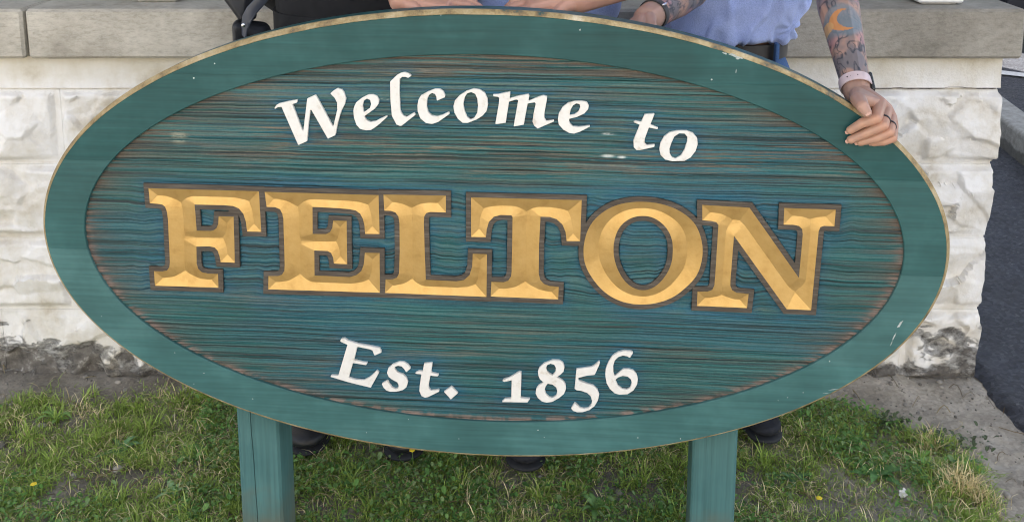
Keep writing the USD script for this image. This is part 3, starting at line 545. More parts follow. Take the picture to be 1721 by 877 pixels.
for i in range(900):
    for j in range(6): a, b, c, d = i * 6 + j, i * 6 + (j + 1) % 6, ((i + 1) % 900) * 6 + j, ((i + 1) % 900) * 6 + (j + 1) % 6; ef += [(a, b, d), (a, d, c)]
et = trimesh.Trimesh(EV.reshape(-1, 3), np.array(ef), process=False); et.fix_normals()
obj("gilt_edge", to_world(et), gilt, sign, smooth=30, label="worn gold and bare wood edge round the rim")
obj("back_panel", extrude_st(sg.Polygon(ell(IC, IA + 0.004, IB + 0.004)), -TH + 0.002, -0.020), rim_mats[0], sign)

# --- sandblasted field: boards with standing grain
ss = np.arange(IC[0] - IA - 0.006, IC[0] + IA + 0.006, 0.0036)
FIELD = -0.0062
border_in = border.buffer(-0.0036); shapely.prepare(border_in)
def grain(s, t):
    P = np.stack([s, t, np.zeros_like(s)], -1)
    near = np.exp(-np.maximum(shapely.distance(shapely.points(s, t), border), 0) / 0.028)
    inb = (t > 0.585) & (t < 0.80)
    wav = 0.0034 * (fbm(P * [3.2, 7, 1], 3, 1) - 0.5) * 2 + 0.0008 * (fbm(P * [26, 40, 1], 2, 2) - 0.5) * 2
    wav = wav + near * inb * 0.0062 * (fbm(P * [34, 12, 1], 2, 22) - 0.5) * 2 * 1.3
    u = t + wav
    g = fbm(np.stack([s * 1.6, u * 330, 0 * s], -1), 4, 3)
    g2 = fbm(np.stack([s * 5.0, u * 560, 0 * s], -1), 2, 33)
    broad = fbm(np.stack([s * 1.2, u * 26, 0 * s], -1), 3, 13)
    return g, g2, broad, wav
def lerp(a, b, k): k = np.clip(k, 0, 1)[..., None]; return a * (1 - k) + b * k
field_mat = painted("weathered_field", rough=0.55, bump=0.25, bscale=420, bdist=0.002, spec=0.45, var=0.10, vscale=180)
tcuts = [IC[1] - IB - 0.006] + JOINTS + [IC[1] + IB + 0.006]
for i in range(5):
    a, b = tcuts[i] + (0.0003 if i else 0), tcuts[i + 1] - (0.0003 if i < 4 else 0)
    tt = np.linspace(a, b, max(8, int((b - a) / 0.00085)))
    S_, T_ = np.meshgrid(ss, tt)
    s, t = S_.ravel(), T_.ravel()
    g, g2, broad, wv = grain(s, t)
    e = np.sqrt(((s - IC[0]) / IA) ** 2 + ((t - IC[1]) / IB) ** 2)
    rimd = (1 - e) * IB * 1.5                                            # distance from the rim, roughly
    pts_ = shapely.points(s, t)
    dw = shapely.distance(pts_, all_white); db = shapely.distance(pts_, border)
    sharp = sstep(g, 0.30, 0.62)
    hgt = (sharp - 0.55) * 0.0016 + (g2 - 0.5) * 0.0011
    hgt = hgt - 0.0008 * np.exp(-np.minimum(dw, db) / 0.006)
    n_ = np.where(shapely.contains_xy(border_in, s, t), -0.0175, FIELD + hgt)
    P = np.stack([s, t, 0 * s], -1)
    wide = fbm(P * [2.2, 5, 1], 3, 51); wide2 = fbm(P * [3.0, 22, 1], 3, 52)
    teal = np.array([0.012, 0.088, 0.088]); blue = np.array([0.008, 0.088, 0.150]); green = np.array([0.058, 0.135, 0.116]); brown = np.array([0.088, 0.062, 0.043]); tan = np.array([0.185, 0.150, 0.100]); dark = np.array([0.008, 0.018, 0.018]); pink = np.array([0.185, 0.130, 0.105])
    near = np.minimum(dw, db)
    c = np.broadcast_to(teal, P.shape).copy()
    c = c * (0.80 + 0.45 * fbm(P * [4, 60, 1], 3, 61))[:, None]
    bl = np.clip(0.80 * np.exp(-near / 0.012) + 0.46 * sstep(fbm(P * [2.6, 11, 1], 3, 57), 0.46, 0.62) * (0.5 + 0.5 * np.exp(-db / 0.06)), 0, 0.8)
    c = lerp(c, blue, bl)
    top = sstep(t, 0.80, 0.90)
    u = t + wv
    f1 = fbm(np.stack([s * 4.0, u * 460, 0 * s + 3], -1), 3, 101); f2 = fbm(np.stack([s * 9.0, u * 560, 0 * s + 5], -1), 3, 102); f3 = fbm(np.stack([s * 6.0, u * 360, 0 * s + 7], -1), 3, 103); f4 = fbm(np.stack([s * 2.2, u * 390, 0 * s + 9], -1), 3, 104)
    away = 1 - 0.8 * np.exp(-near / 0.010)
    c = lerp(c, green, sstep(f1, 0.52, 0.58) * (0.42 + 0.33 * top) * (0.4 + 0.6 * sstep(wide, 0.38, 0.6)))
    patch = np.clip(0.30 * top + 0.75 * sstep(wide2, 0.54, 0.66) * (0.45 + 0.55 * top) + 0.13, 0, 1)
    c = lerp(c, brown, sstep(f3, 0.535, 0.60) * patch * away * 0.72)
    c = lerp(c, tan, sstep(f2, 0.575, 0.63) * patch * away * 0.65)
    side = sstep(np.abs(s - IC[0]), 0.30, 0.72)
    ew = np.exp(-np.maximum(rimd, 0) / (0.011 + 0.017 * side + 0.012 * top))
    ang = np.arctan2((t - IC[1]) / IB, (s - IC[0]) / IA)
    fringe = fbm(np.stack([ang * 90, rimd * 30, 0 * s], -1), 3, 105)
    c = lerp(c, brown, np.clip(1.0 * ew * sstep(f3 + 0.25 * (f1 - .5), 0.38, 0.52), 0, 0.92))
    c = lerp(c, pink, np.clip(1.1 * np.exp(-(np.maximum(rimd, 0) / 0.010) ** 2) * sstep(0.70 - t, -0.12, 0.08) * sstep(fringe, 0.42, 0.56), 0, 0.85))
    c = lerp(c, dark, 0.62 * (1 - sstep(f4, 0.34, 0.385)) + 0.38 * (1 - sstep(f1, 0.35, 0.41)) + 0.25 * (1 - sstep(g, 0.27, 0.40)))
    # a few rubbed white patches
    for px, py, rx, ry, k in ((298, 232, 0.016, 0.012, 0.40), (1023, 227, 0.012, 0.0018, 0.85), (1022, 264, 0.011, 0.0028, 0.75), (1045, 266, 0.007, 0.0026, 0.8), (646, 168, 0.0095, 0.0014, 0.9)):
        q = board(np.array(float(px)), np.array(float(py))); d2 = ((s - q[0]) / rx) ** 2 + ((t - q[1]) / ry) ** 2
        c = lerp(c, np.array([0.62, 0.64, 0.60]) if rx < 0.015 else np.array([0.45, 0.43, 0.30]), k * np.exp(-d2 ** 2) * (sstep(g2 + 0.5 * (fbm(P * [300, 600, 1], 2, 5) - .5), 0.32, 0.5)))
    keep = (e < 1 + 0.006 / IB)
    F_ = grid_faces(len(tt), len(ss)); F_ = F_[keep[F_].all(1)]
    idx = np.unique(F_); re = np.full(len(s), -1); re[idx] = np.arange(len(idx))
    obj("panel_board", trimesh.Trimesh(W(s, t, n_)[idx], re[F_], process=False), field_mat, sign, smooth=True, col=c[idx])

# --- brown letter border, gold prismatic letters, white letters
border_mat = mat("letter_border", {
    "g": ("geometry", {}), "mp": ("mapping", {"scale": (12, 12, 260)}), "n": ("noise_texture", {"scale": 1.0, "detail": 6, "roughness": 0.65}), "r": ("rgb_ramp", {"ramp": [(0.28, (0.036, 0.028, 0.021)), (0.5, (0.070, 0.056, 0.041)), (0.75, (0.14, 0.125, 0.105))]}),
    "b": ("bump", {"strength": 0.5, "distance": 0.003}), "p": ("principled_bsdf", {"roughness": 0.6, "specular_ior_level": 0.4})},
    [("g.position", "mp.vector"), ("mp.vector", "n.vector"), ("n.fac", "r.fac"), ("r.color", "p.base_color"), ("n.fac", "b.height"), ("b.normal", "p.normal")])
BT = -0.0020
letters_gold = unary_union(list(gold_poly.values()))
def terrace(poly, n0, n1, bev=0.0008):
    out = []
    for g in getattr(poly, "geoms", [poly]):
        out.append(extrude_st(g, n0, n1 - bev)); out.append(extrude_st(g.buffer(-bev), n1 - bev - 0.0003, n1))
    return trimesh.util.concatenate(out)
obj("letter_border", terrace(border.difference(letters_gold), -0.016, BT, 0.0004), border_mat, sign, label="dark brown raised border round the gold letters")
gold_mat = mat("gold_leaf", {
    "g": ("geometry", {}), "n": ("noise_texture", {"scale": 42, "detail": 7, "roughness": 0.62}), "r": ("rgb_ramp", {"ramp": [(0.22, (0.42, 0.250, 0.074)), (0.45, (0.520, 0.330, 0.108)), (0.75, (0.575, 0.375, 0.136))]}),
    "n3": ("noise_texture", {"scale": 9, "detail": 5}), "r3": ("rgb_ramp", {"ramp": [(0.3, (0.36, 0.36, 0.36)), (0.7, (0.48, 0.48, 0.48))]}),
    "n2": ("noise_texture", {"scale": 130, "detail": 6, "roughness": 0.6}), "b": ("bump", {"strength": 0.18, "distance": 0.003}), "p": ("principled_bsdf", {"metallic": 0.58, "specular_ior_level": 0.5})},
    [("g.position", "n.vector"), ("n.fac", "r.fac"), ("r.color", "p.base_color"), ("g.position", "n3.vector"), ("n3.fac", "r3.fac"), ("r3.color", "p.roughness"), ("g.position", "n2.vector"), ("n2.fac", "b.height"), ("b.normal", "p.normal")])
def carve(poly, slope=0.26):
    """a V-cut letter: its faces slope from its outline down to the valley along its middle"""
    step = 0.0013; bp = []
    for r in [poly.exterior, *poly.interiors]:
        c = np.array(r.coords)[:-1]; n = len(c)
        for i in range(n):
            a, b = c[i], c[(i + 1) % n]; k = max(1, int(round(np.linalg.norm(b - a) / step))); bp.append(a + (b - a) * np.arange(k)[:, None] / k)
    bp = np.vstack(bp)
    vv = Voronoi(bp).vertices
    vv = vv[shapely.contains_xy(poly, vv[:, 0], vv[:, 1])]
    dd = shapely.distance(shapely.points(vv[:, 0], vv[:, 1]), poly.boundary); vv = vv[dd > 0.0011]; dd = dd[dd > 0.0011]
    keep = []; tree = {}
    for i in np.argsort(-dd):
        key = tuple((vv[i] / 0.0007).astype(int))
        if key not in tree: tree[key] = 1; keep.append(i)
    ip = vv[keep]; di = dd[keep]
    P = np.vstack([bp, ip]); h = np.r_[np.zeros(len(bp)), di]
    z = BT - 0.0004 - h * slope
    T = Delaunay(P).simplices; ce = P[T].mean(1); T = T[shapely.contains_xy(poly, ce[:, 0], ce[:, 1])]
    nf = trimesh.Trimesh(W(P[:, 0], P[:, 1], z), T, process=False).face_normals @ SN
    T[nf < 0] = T[nf < 0][:, ::-1]
    return trimesh.Trimesh(W(P[:, 0], P[:, 1], z), T, process=False)
for k, p in gold_poly.items():
    obj("gold_letter", carve(p), gold_mat, sign, smooth=False, label=f"gold carved letter {k}")
white_mat = mat("white_letter_paint", {
    "g": ("geometry", {}), "n": ("noise_texture", {"scale": 55, "detail": 7, "roughness": 0.65}), "r": ("rgb_ramp", {"ramp": [(0.30, (0.56, 0.52, 0.44)), (0.42, (0.68, 0.665, 0.62)), (0.7, (0.73, 0.72, 0.685))]}),
    "n2": ("noise_texture", {"scale": 180, "detail": 5}), "b": ("bump", {"strength": 0.25, "distance": 0.002}), "p": ("principled_bsdf", {"roughness": 0.55, "specular_ior_level": 0.4})},
    [("g.position", "n.vector"), ("n.fac", "r.fac"), ("r.color", "p.base_color"), ("g.position", "n2.vector"), ("n2.fac", "b.height"), ("b.normal", "p.normal")])
for k, p in white_poly:
    obj("white_letter", terrace(p, -0.014, -0.0012, 0.0007), white_mat, sign, label="white painted full stop" if k == "." else f"white painted character {k}")

# --- chipped and scraped paint on the rim: thin flakes of bare primer
chip_mat = simple("bare_primer", (0.26, 0.32, 0.30), (0.52, 0.55, 0.53), scale=160, rough=0.7)
rc = np.random.default_rng(40)
def chip(px, py, L, w, ang):
    q = board(np.array(float(px)), np.array(float(py))); k = np.linspace(0, 2 * np.pi, 15, endpoint=False); r_ = rc.uniform(0.45, 1.0, 15)
    a, b = L / 2 * np.cos(k) * r_, w / 2 * np.sin(k) * r_; c_, s_ = math.cos(ang), math.sin(ang)
    pg = sg.Polygon(np.stack([q[0] + a * c_ - b * s_, q[1] + a * s_ + b * c_], 1)).buffer(0)
    if not pg.is_empty: obj("paint_chip", extrude_st(pg, -0.0006, 0.00035), chip_mat, sign)
for px, py, L, w, ang in ((1236, 95, 0.034, 0.006, -0.36), (1218, 90, 0.013, 0.004, -0.4), (1240, 99, 0.010, 0.004, -0.1), (1512, 545, 0.022, 0.005, 1.05), (1503, 565, 0.020, 0.0025, 1.2), (1498, 577, 0.010, 0.0015, 1.25), (1402, 654, 0.024, 0.0011, 0.15), (1388, 660, 0.012, 0.0009, 0.1), (1196, 134, 0.004, 0.004, 0), (975, 51, 0.0035, 0.0045, 0),
                          (1237, 120, 0.0012, 0.009, 0)): chip(px, py, L, w, ang)
for _ in range(15):
    a = rc.uniform(np.pi * 1.08, np.pi * 1.92); rr = rc.uniform(0.15, 0.9)
    p0 = np.array([EC[0] + (IA + (EA - IA) * rr) * math.cos(a), EC[1] + (IB + (EB - IB) * rr) * math.sin(a)]); k = np.linspace(0, 2 * np.pi, 7, endpoint=False); sz = rc.uniform(0.0005, 0.0013)
    obj("paint_chip", extrude_st(sg.Polygon(p0 + sz * np.stack([np.cos(k) * rc.uniform(0.6, 1.2, 7), np.sin(k) * rc.uniform(0.6, 1.4, 7)], 1)).buffer(0), -0.0006, 0.00035), chip_mat, sign)

# --- posts
post_mat = mat("post_paint", {
    "g": ("geometry", {}), "n": ("noise_texture", {"scale": 9, "detail": 6}), "r": ("rgb_ramp", {"ramp": [(0.3, (0.048, 0.130, 0.132)), (0.7, (0.075, 0.175, 0.172))]}),
    "mp": ("mapping", {"scale": (150, 150, 3.5)}), "ng": ("noise_texture", {"scale": 1.0, "detail": 5, "roughness": 0.6}), "rg": ("rgb_ramp", {"ramp": [(0.28, (0.74, 0.74, 0.72)), (0.5, (1, 1, 1)), (0.75, (1.12, 1.12, 1.1))]}), "m1": ("mix_color", {"blend_type": "multiply", "fac": 1.0}),
    "s": ("separate_xyz", {}), "nn": ("noise_texture", {"scale": 20, "detail": 4}), "ad": ("math", {"math_type": "multiply_add", "value2": 0.22, "value3": -0.11}), "sm": ("math", {"math_type": "add"}),
    "mr": ("map_range", {"from_min": 0.03, "from_max": 0.16, "to_min": 0.75, "to_max": 0.0, "clamp": True}), "m2": ("mix_color", {"b": (0.115, 0.115, 0.080)}),
    "b": ("bump", {"strength": 0.45, "distance": 0.003}), "p": ("principled_bsdf", {"roughness": 0.5, "specular_ior_level": 0.4})},
    [("g.position", "n.vector"), ("n.fac", "r.fac"), ("g.position", "mp.vector"), ("mp.vector", "ng.vector"), ("ng.fac", "rg.fac"), ("r.color", "m1.a"), ("rg.color", "m1.b"),
     ("g.position", "s.vector"), ("g.position", "nn.vector"), ("nn.fac", "ad.value1"), ("ad.value", "sm.value1"), ("s.z", "sm.value2"), ("sm.value", "mr.value"), ("mr.result", "m2.fac"), ("m1.result", "m2.a"), ("m2.result", "p.base_color"),
     ("ng.fac", "b.height"), ("b.normal", "p.normal")])
def post(pxl, pxr, py, rot, w, name_label, crack):
    n_b = -TH - 0.001
    s_ = board(np.array((pxl + pxr) / 2.0), np.array(float(py)), n_b)[0]
    c = W(s_, 0.5, n_b)
    b = box(-w / 2, w / 2, 0, w, -0.25, 0.95, 0.005)
    if crack:
        m = mani(b)
        zz = np.linspace(-0.2, 0.62, 26); xx = -0.014 + 0.012 * (0.4 - zz) + 0.0035 * (fbm(np.stack([zz * 9, 0 * zz, 0 * zz], -1), 3, 2) - 0.5) * 2
        for i in range(25):
            wd = 0.0011 * np.sin(np.pi * (i + 0.5) / 25) ** 0.5 + 0.0002
            q = [(xx[i] - wd, -0.01, zz[i]), (xx[i] + wd, -0.01, zz[i]), (xx[i + 1] - wd, -0.01, zz[i + 1]), (xx[i + 1] + wd, -0.01, zz[i + 1]), (xx[i], 0.012, zz[i]), (xx[i + 1], 0.012, zz[i + 1])]
            m = m - m3.Manifold.hull_points(np.array(q, float))
        b = tm(m)
    a = -math.radians(rot); v = np.array(b.vertices); R = np.array([[math.cos(a), -math.sin(a), 0], [math.sin(a), math.cos(a), 0], [0, 0, 1]])
    b = trimesh.Trimesh(v @ R.T + [c[0], c[1], 0], b.faces, process=False)
    obj("post", b, post_mat, sign, smooth=30, label=name_label)
post(402, 470, 780, 5.5, 0.086, "left post with a long drying crack", True)
post(1160, 1241, 780, 5.0, 0.086, "right post", False)

# ================================================================== LAWN
rg = np.random.default_rng(5)
lawn_px = [(-60, 672), (60, 670), (200, 664), (300, 654), (420, 664), (600, 640), (900, 640), (1180, 640), (1330, 676), (1400, 682), (1450, 692), (1500, 712), (1570, 738), (1622, 752), (1650, 790), (1678, 840), (1690, 877)]
lp = np.array([ground(float(a), float(b))[:2] for a, b in lawn_px])
lawn = sg.Polygon([(-2.6, lp[0][1])] + [tuple(q) for q in lp] + [(lp[-1][0] + 0.01, 1.2), (-2.6, 1.2)]).buffer(0)
bare = [(g_[0], g_[1], r_) for g_, r_ in ((ground(545., 850.), 0.07), (ground(1262., 838.), 0.055), (ground(590., 862.), 0.05), (ground(225., 803.), 0.06), (ground(300., 790.), 0.04), (ground(1500., 815.), 0.06), (ground(1470., 770.), 0.03), (ground(205., 700.), 0.03), (ground(55., 850.), 0.035), (ground(1020., 800.), 0.03))]
def density(x, y):
    p = np.stack([x, y, 0 * x], -1)
    d = shapely.distance(shapely.points(x, y), lawn.exterior) * np.where(shapely.contains_xy(lawn, x, y), 1, -1)
    k = sstep(d + 0.09 * (fbm(p * 9, 3, 71) - 0.5), -0.02, 0.05) * (0.32 + 1.0 * sstep(fbm(p * 8, 3, 72), 0.34, 0.54))
    for bx, by, br in bare: k = k * (1 - 0.93 * np.exp(-(((x - bx) / br) ** 2 + ((y - by) / (br * 0.7)) ** 2) ** 1.5))
    return k
def gz(x, y): return ground_z(np.asarray(x, float), np.asarray(y, float))
def blades(n, xr, yr, hmean, wmean, pal, seed, tuft=0.02, droop=0.5, dens=density, ntuft=None, gain=2.7):
    r = np.random.default_rng(seed)
    nt = ntuft or n // 9
    tx, ty = r.uniform(*xr, nt * 3), r.uniform(*yr, nt * 3)
    ok = r.uniform(0, 1, nt * 3) < dens(tx, ty); tx, ty = tx[ok][:nt], ty[ok][:nt]; nt = len(tx)
    th_ = np.clip(r.lognormal(0, 0.35, nt), 0.4, 1.6) * (0.65 + 0.7 * fbm(np.stack([tx * 5, ty * 5, 0 * tx], -1), 3, 60)); tcol = r.uniform(0, 1, nt); tlean = r.uniform(0, 2 * np.pi, nt)
    i = r.integers(0, nt, n)
    x, y = tx[i] + r.normal(0, tuft, n), ty[i] + r.normal(0, tuft, n)
    h = hmean * th_[i] * r.uniform(0.45, 1.25, n); w = wmean * r.uniform(0.6, 1.3, n)
    out = np.arctan2(y - ty[i], x - tx[i]) + r.normal(0, 0.6, n)
    out = np.where(r.uniform(0, 1, n) < 0.35, tlean[i] + r.normal(0, 0.5, n), out)
    lean = r.uniform(0.15, 1.15, n) * droop * 2
    dx, dy = np.cos(out), np.sin(out); z0 = gz(x, y) - 0.003
    face = out + np.pi / 2 + r.normal(0, 0.5, n); wx, wy = np.cos(face) * w / 2, np.sin(face) * w / 2
    V = []
    for u, ww in ((0, 1.0), (0.4, 0.95), (0.75, 0.65), (1.0, 0.06)):
        a = lean * (u ** 1.5); px_, pz_ = h * u * np.sin(a) * 0.95, h * u * np.cos(a * 0.85)
        for s_ in (-1, 1): V.append(np.stack([x + dx * px_ + s_ * wx * ww, y + dy * px_ + s_ * wy * ww, z0 + np.maximum(pz_, 0.004)], -1))
    V = np.stack(V, 1).reshape(-1, 3)
    base_ = np.array([(0, 1, 3), (0, 3, 2), (2, 3, 5), (2, 5, 4), (4, 5, 7), (4, 7, 6)])
    Fc = (base_[None] + 8 * np.arange(n)[:, None, None]).reshape(-1, 3)
    pal = np.array(pal); ci = np.clip((0.6 * tcol[i] + 0.4 * r.uniform(0, 1, n)) * (len(pal) - 1), 0, len(pal) - 1.001); lo = ci.astype(int); k = (ci - lo)[:, None]
    c = pal[lo] * (1 - k) + pal[lo + 1] * k; c = c * r.uniform(0.75, 1.25, (n, 1))
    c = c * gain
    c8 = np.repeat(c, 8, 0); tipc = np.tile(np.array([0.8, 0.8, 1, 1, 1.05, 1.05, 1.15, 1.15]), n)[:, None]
    dryt = (np.tile(np.array([1, 1, 0, 0, 0, 0, 1, 1]), n) * np.repeat(r.uniform(0, 1, n) < 0.25, 8))[:, None]
    c8 = c8 * tipc; c8 = c8 * (1 - 0.55 * dryt) + 0.55 * dryt * np.array([0.20, 0.17, 0.09])
    return V, Fc, c8
grass_mat = painted("grass_blade", rough=0.5, spec=0.35, translucent=0.30)
GP = [(0.055, 0.085, 0.018), (0.090, 0.130, 0.025), (0.120, 0.165, 0.034), (0.135, 0.190, 0.045), (0.165, 0.195, 0.065)]
DRY = [(0.20, 0.165, 0.09), (0.30, 0.25, 0.14), (0.40, 0.35, 0.23), (0.17, 0.13, 0.075)]
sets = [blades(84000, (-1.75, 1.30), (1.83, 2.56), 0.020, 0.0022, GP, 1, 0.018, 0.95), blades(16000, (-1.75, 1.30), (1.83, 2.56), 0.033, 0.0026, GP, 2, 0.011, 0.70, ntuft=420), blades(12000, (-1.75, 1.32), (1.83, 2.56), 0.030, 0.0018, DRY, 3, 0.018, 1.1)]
off = 0; VV, FF, CC = [], [], []
for V, Fc, c in sets: VV.append(V); FF.append(Fc + off); CC.append(c); off += len(V)
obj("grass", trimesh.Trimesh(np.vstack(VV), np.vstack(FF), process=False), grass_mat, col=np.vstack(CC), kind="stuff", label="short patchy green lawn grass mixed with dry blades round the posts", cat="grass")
# clover and other small round leaves
def small_leaves(n, seed, size, pal):
    r = np.random.default_rng(seed); x, y = r.uniform(-1.75, 1.28, n * 4), r.uniform(1.65, 2.50, n * 4)
    k = density(x, y) * sstep(fbm(np.stack([x * 4.5, y * 4.5, 0 * x], -1), 3, 90), 0.40, 0.60); ok = r.uniform(0, 1, n * 4) < k; x, y = x[ok][:n], y[ok][:n]; n = len(x)
    a = r.uniform(0, 2 * np.pi, n); L = size * r.lognormal(0, 0.3, n); z = gz(x, y) + r.uniform(0.004, 0.030, n); tilt = r.uniform(-0.2, 0.9, n); fold = r.uniform(0.1, 0.5, n)
    shape = np.array([(0, 0), (0.35, 0.30), (0.75, 0.32), (1.0, 0), (0.75, -0.32), (0.35, -0.30), (0.5, 0.0)]); f0 = np.array([(6, 0, 5), (6, 5, 4), (6, 4, 3), (6, 3, 2), (6, 2, 1), (6, 1, 0)])
    u, w = shape[:, 0][None] * L[:, None], shape[:, 1][None] * L[:, None]; up = u * np.sin(tilt)[:, None] + np.abs(w) * fold[:, None]; fw = u * np.cos(tilt)[:, None]
    V = np.stack([x[:, None] + fw * np.cos(a)[:, None] - w * np.sin(a)[:, None], y[:, None] + fw * np.sin(a)[:, None] + w * np.cos(a)[:, None], z[:, None] + up], -1).reshape(-1, 3)
    Fc = (f0[None] + 7 * np.arange(n)[:, None, None]).reshape(-1, 3); pal = np.array(pal); c = 2.1 * pal[r.integers(0, len(pal), n)] * r.uniform(0.75, 1.3, (n, 1))
    return V, Fc, np.repeat(c, 7, 0)
V, Fc, c = small_leaves(19000, 8, 0.0088, [(0.045, 0.10, 0.025), (0.06, 0.13, 0.03), (0.085, 0.155, 0.045), (0.10, 0.15, 0.06)])
obj("clover", trimesh.Trimesh(V, Fc, process=False), grass_mat, col=c, kind="stuff", label="small round clover leaves among the grass", cat="clover")
# straw and twigs lying about
def straws(n, seed):
    r = np.random.default_rng(seed); V, Fc, C_ = [], [], []; off = 0
    for _ in range(n):
        x, y = r.uniform(-1.5, 1.3), r.uniform(1.9, 2.56)
        if r.uniform() > 0.25 + density(np.array([x]), np.array([y]))[0]: continue
        L, a, b = r.uniform(0.02, 0.075), r.uniform(0, 2 * np.pi), r.normal(0, 0.9); u = np.linspace(0, 1, 5)
        px_, py_ = x + L * u * np.cos(a + b * u), y + L * u * np.sin(a + b * u)
        t = tube(np.c_[px_, py_, gz(px_, py_) + 0.004 + r.uniform(0, 0.022) * np.sin(np.pi * u)], r.uniform(0.0006, 0.0012), 3)
        V.append(t.vertices); Fc.append(t.faces + off); off += len(t.vertices); C_.append(np.tile(np.array(DRY[r.integers(0, 4)]) * r.uniform(0.8, 1.5), (len(t.vertices), 1)))
    return np.vstack(V), np.vstack(Fc), np.vstack(C_)
V, Fc, c = straws(900, 21)
obj("straw", trimesh.Trimesh(V, Fc, process=False), grass_mat, col=c, kind="stuff", label="dry straw and twigs lying on the lawn and soil", cat="straw")
# small stones on the soil
stone_mat = painted("pebble", rough=0.9, bump=0.3, bscale=300)
def stones(n, seed):
    r = np.random.default_rng(seed); V, Fc, C_ = [], [], []; off = 0
    I = trimesh.creation.icosphere(1); 
    for _ in range(n):
        x, y = r.uniform(-1.5, 1.28), r.uniform(1.9, 2.57)
        k = density(np.array([x]), np.array([y]))[0]
        if r.uniform() < k: continue
        s_ = 0.0016 * r.pareto(2.2) + 0.0016
        if s_ > 0.013: s_ = 0.004
        v = I.vertices * (s_ * r.uniform(0.7, 1.3, 3) * [1, 1, 0.65]) * (1 + 0.25 * (noise(I.vertices * 1.7 + r.uniform(0, 90), 3) - 0.5)[:, None]) + [x, y, gz(np.array([x]), np.array([y]))[0] + 0.3 * s_]
        V.append(v); Fc.append(I.faces + off); off += len(v); C_.append(np.tile(np.array([0.21, 0.195, 0.17]) * r.uniform(0.5, 1.8), (len(v), 1)))
    return np.vstack(V), np.vstack(Fc), np.vstack(C_)
V, Fc, c = stones(2600, 31)
obj("gravel", trimesh.Trimesh(V, Fc, process=False), stone_mat, col=c, kind="stuff", label="small stones and grit strewn on the bare soil", cat="gravel")
# single plants
leaf_mat = painted("broad_leaf", rough=0.45, spec=0.4, translucent=0.25, var=0.18, vscale=120)
def leaf(x, y, a, L, wd, lift, col, serr=0.0, z_=None, arch=1.0):
    n = 9; u = np.linspace(0, 1, n); prof_ = np.sin(np.pi * np.clip(u, 0, 1) ** 0.75) ** 0.8 * wd / 2 + 0.0012
    if serr: prof_ = prof_ * (1 - serr * (np.arange(n) % 2))
    fx = L * u; zz = (z_ if z_ is not None else gz(np.array([x]), np.array([y]))[0]) + 0.004 + L * lift * np.sin(np.pi * 0.62 * u * arch)
    V = []
    for k, e in ((-1, 0.2), (0, 0.0), (1, 0.2)): V.append(np.stack([x + fx * math.cos(a) - k * prof_ * math.sin(a), y + fx * math.sin(a) + k * prof_ * math.cos(a), zz + e * prof_], -1))
    V = np.stack(V, 1).reshape(-1, 3); f = []
    for i in range(n - 1):
        for j in range(2): p = i * 3 + j; f += [(p, p + 3, p + 4), (p, p + 4, p + 1)]
    c = np.tile(np.array(col), (len(V), 1)); c[1::3] = np.array(col) * 1.35 + 0.015
    return trimesh.Trimesh(V, f, process=False), c
weeds = [((290, 826), 0.055, 0.016, 6, (0.13, 0.21, 0.10), 0.30, "pale jagged leaved weed in the left lawn"),
         ((322, 762), 0.060, 0.024, 7, (0.060, 0.125, 0.035), 0.25, "dark broad leaved weed left of the left post"),
         ((205, 748), 0.070, 0.022, 7, (0.055, 0.115, 0.045), 0.35, "broad leaved weed in the middle of the left lawn"),
         ((95, 700), 0.060, 0.012, 8, (0.075, 0.14, 0.035), 0.5, "narrow leaved weed at the far left by the soil strip"),
         ((1420, 745), 0.070, 0.026, 8, (0.060, 0.14, 0.030), 0.35, "glossy broad leaved weed below the right rim of the sign"),
         ((1475, 800), 0.075, 0.028, 9, (0.050, 0.120, 0.035), 0.30, "large broad leaved weed right of the right post"),
         ((1545, 770), 0.062, 0.022, 8, (0.085, 0.165, 0.035), 0.45, "bright green weed beside the dry tuft"),
         ((1330, 800), 0.050, 0.018, 7, (0.05, 0.10, 0.04), 0.3, "small dark weed close to the right post"),
         ((800, 820), 0.055, 0.017, 8, (0.075, 0.150, 0.035), 0.5, "green weed under the middle of the sign"),
         ((1000, 850), 0.060, 0.016, 8, (0.085, 0.16, 0.05), 0.55, "green weed at the bottom edge right of the middle")]
rw = np.random.default_rng(77)
for (px, py), L, wd, n, col, lift, lab in weeds:
    g_ = ground(float(px), float(py)); t = thing("weed", lab, "weed", (g_[0], g_[1], 0))
    for i in range(n):
        m, c = leaf(g_[0], g_[1], 2 * np.pi * i / n + rw.normal(0, 0.25), L * rw.uniform(0.45, 0.95), wd * rw.uniform(0.6, 1.0), lift * rw.uniform(0.2, 1.1), np.array(col) * 2.0 * rw.uniform(0.8, 1.2), 0.35 if i % 2 else 0.2, arch=rw.uniform(0.8, 1.5))
        obj("leaf", m, leaf_mat, t, smooth=True, col=c)
for (px, py), hh, sp_, lab in (((1495, 722), 0.055, 0.022, "tiny grey green seedling in the gravel beside the grass edge"), ((1608, 748), 0.045, 0.055, "low dull green creeping weed on the gravel near the asphalt")):
    g_ = ground(float(px), float(py)); t = thing("seedling", lab, "weed", (g_[0], g_[1], 0)); ms, cs = [], []
    for i in range(60):
        m, c = leaf(g_[0] + rw.normal(0, sp_), g_[1] + rw.normal(0, sp_ * 0.5), rw.uniform(0, 6.28), 0.012, 0.006, 0.6, np.array([0.075, 0.105, 0.05]) * rw.uniform(0.7, 1.3), z_=rw.uniform(0.0, hh * 0.6))
        ms.append(m); cs.append(c)
    obj("foliage", trimesh.util.concatenate(ms), leaf_mat, t, smooth=True, col=np.vstack(cs))
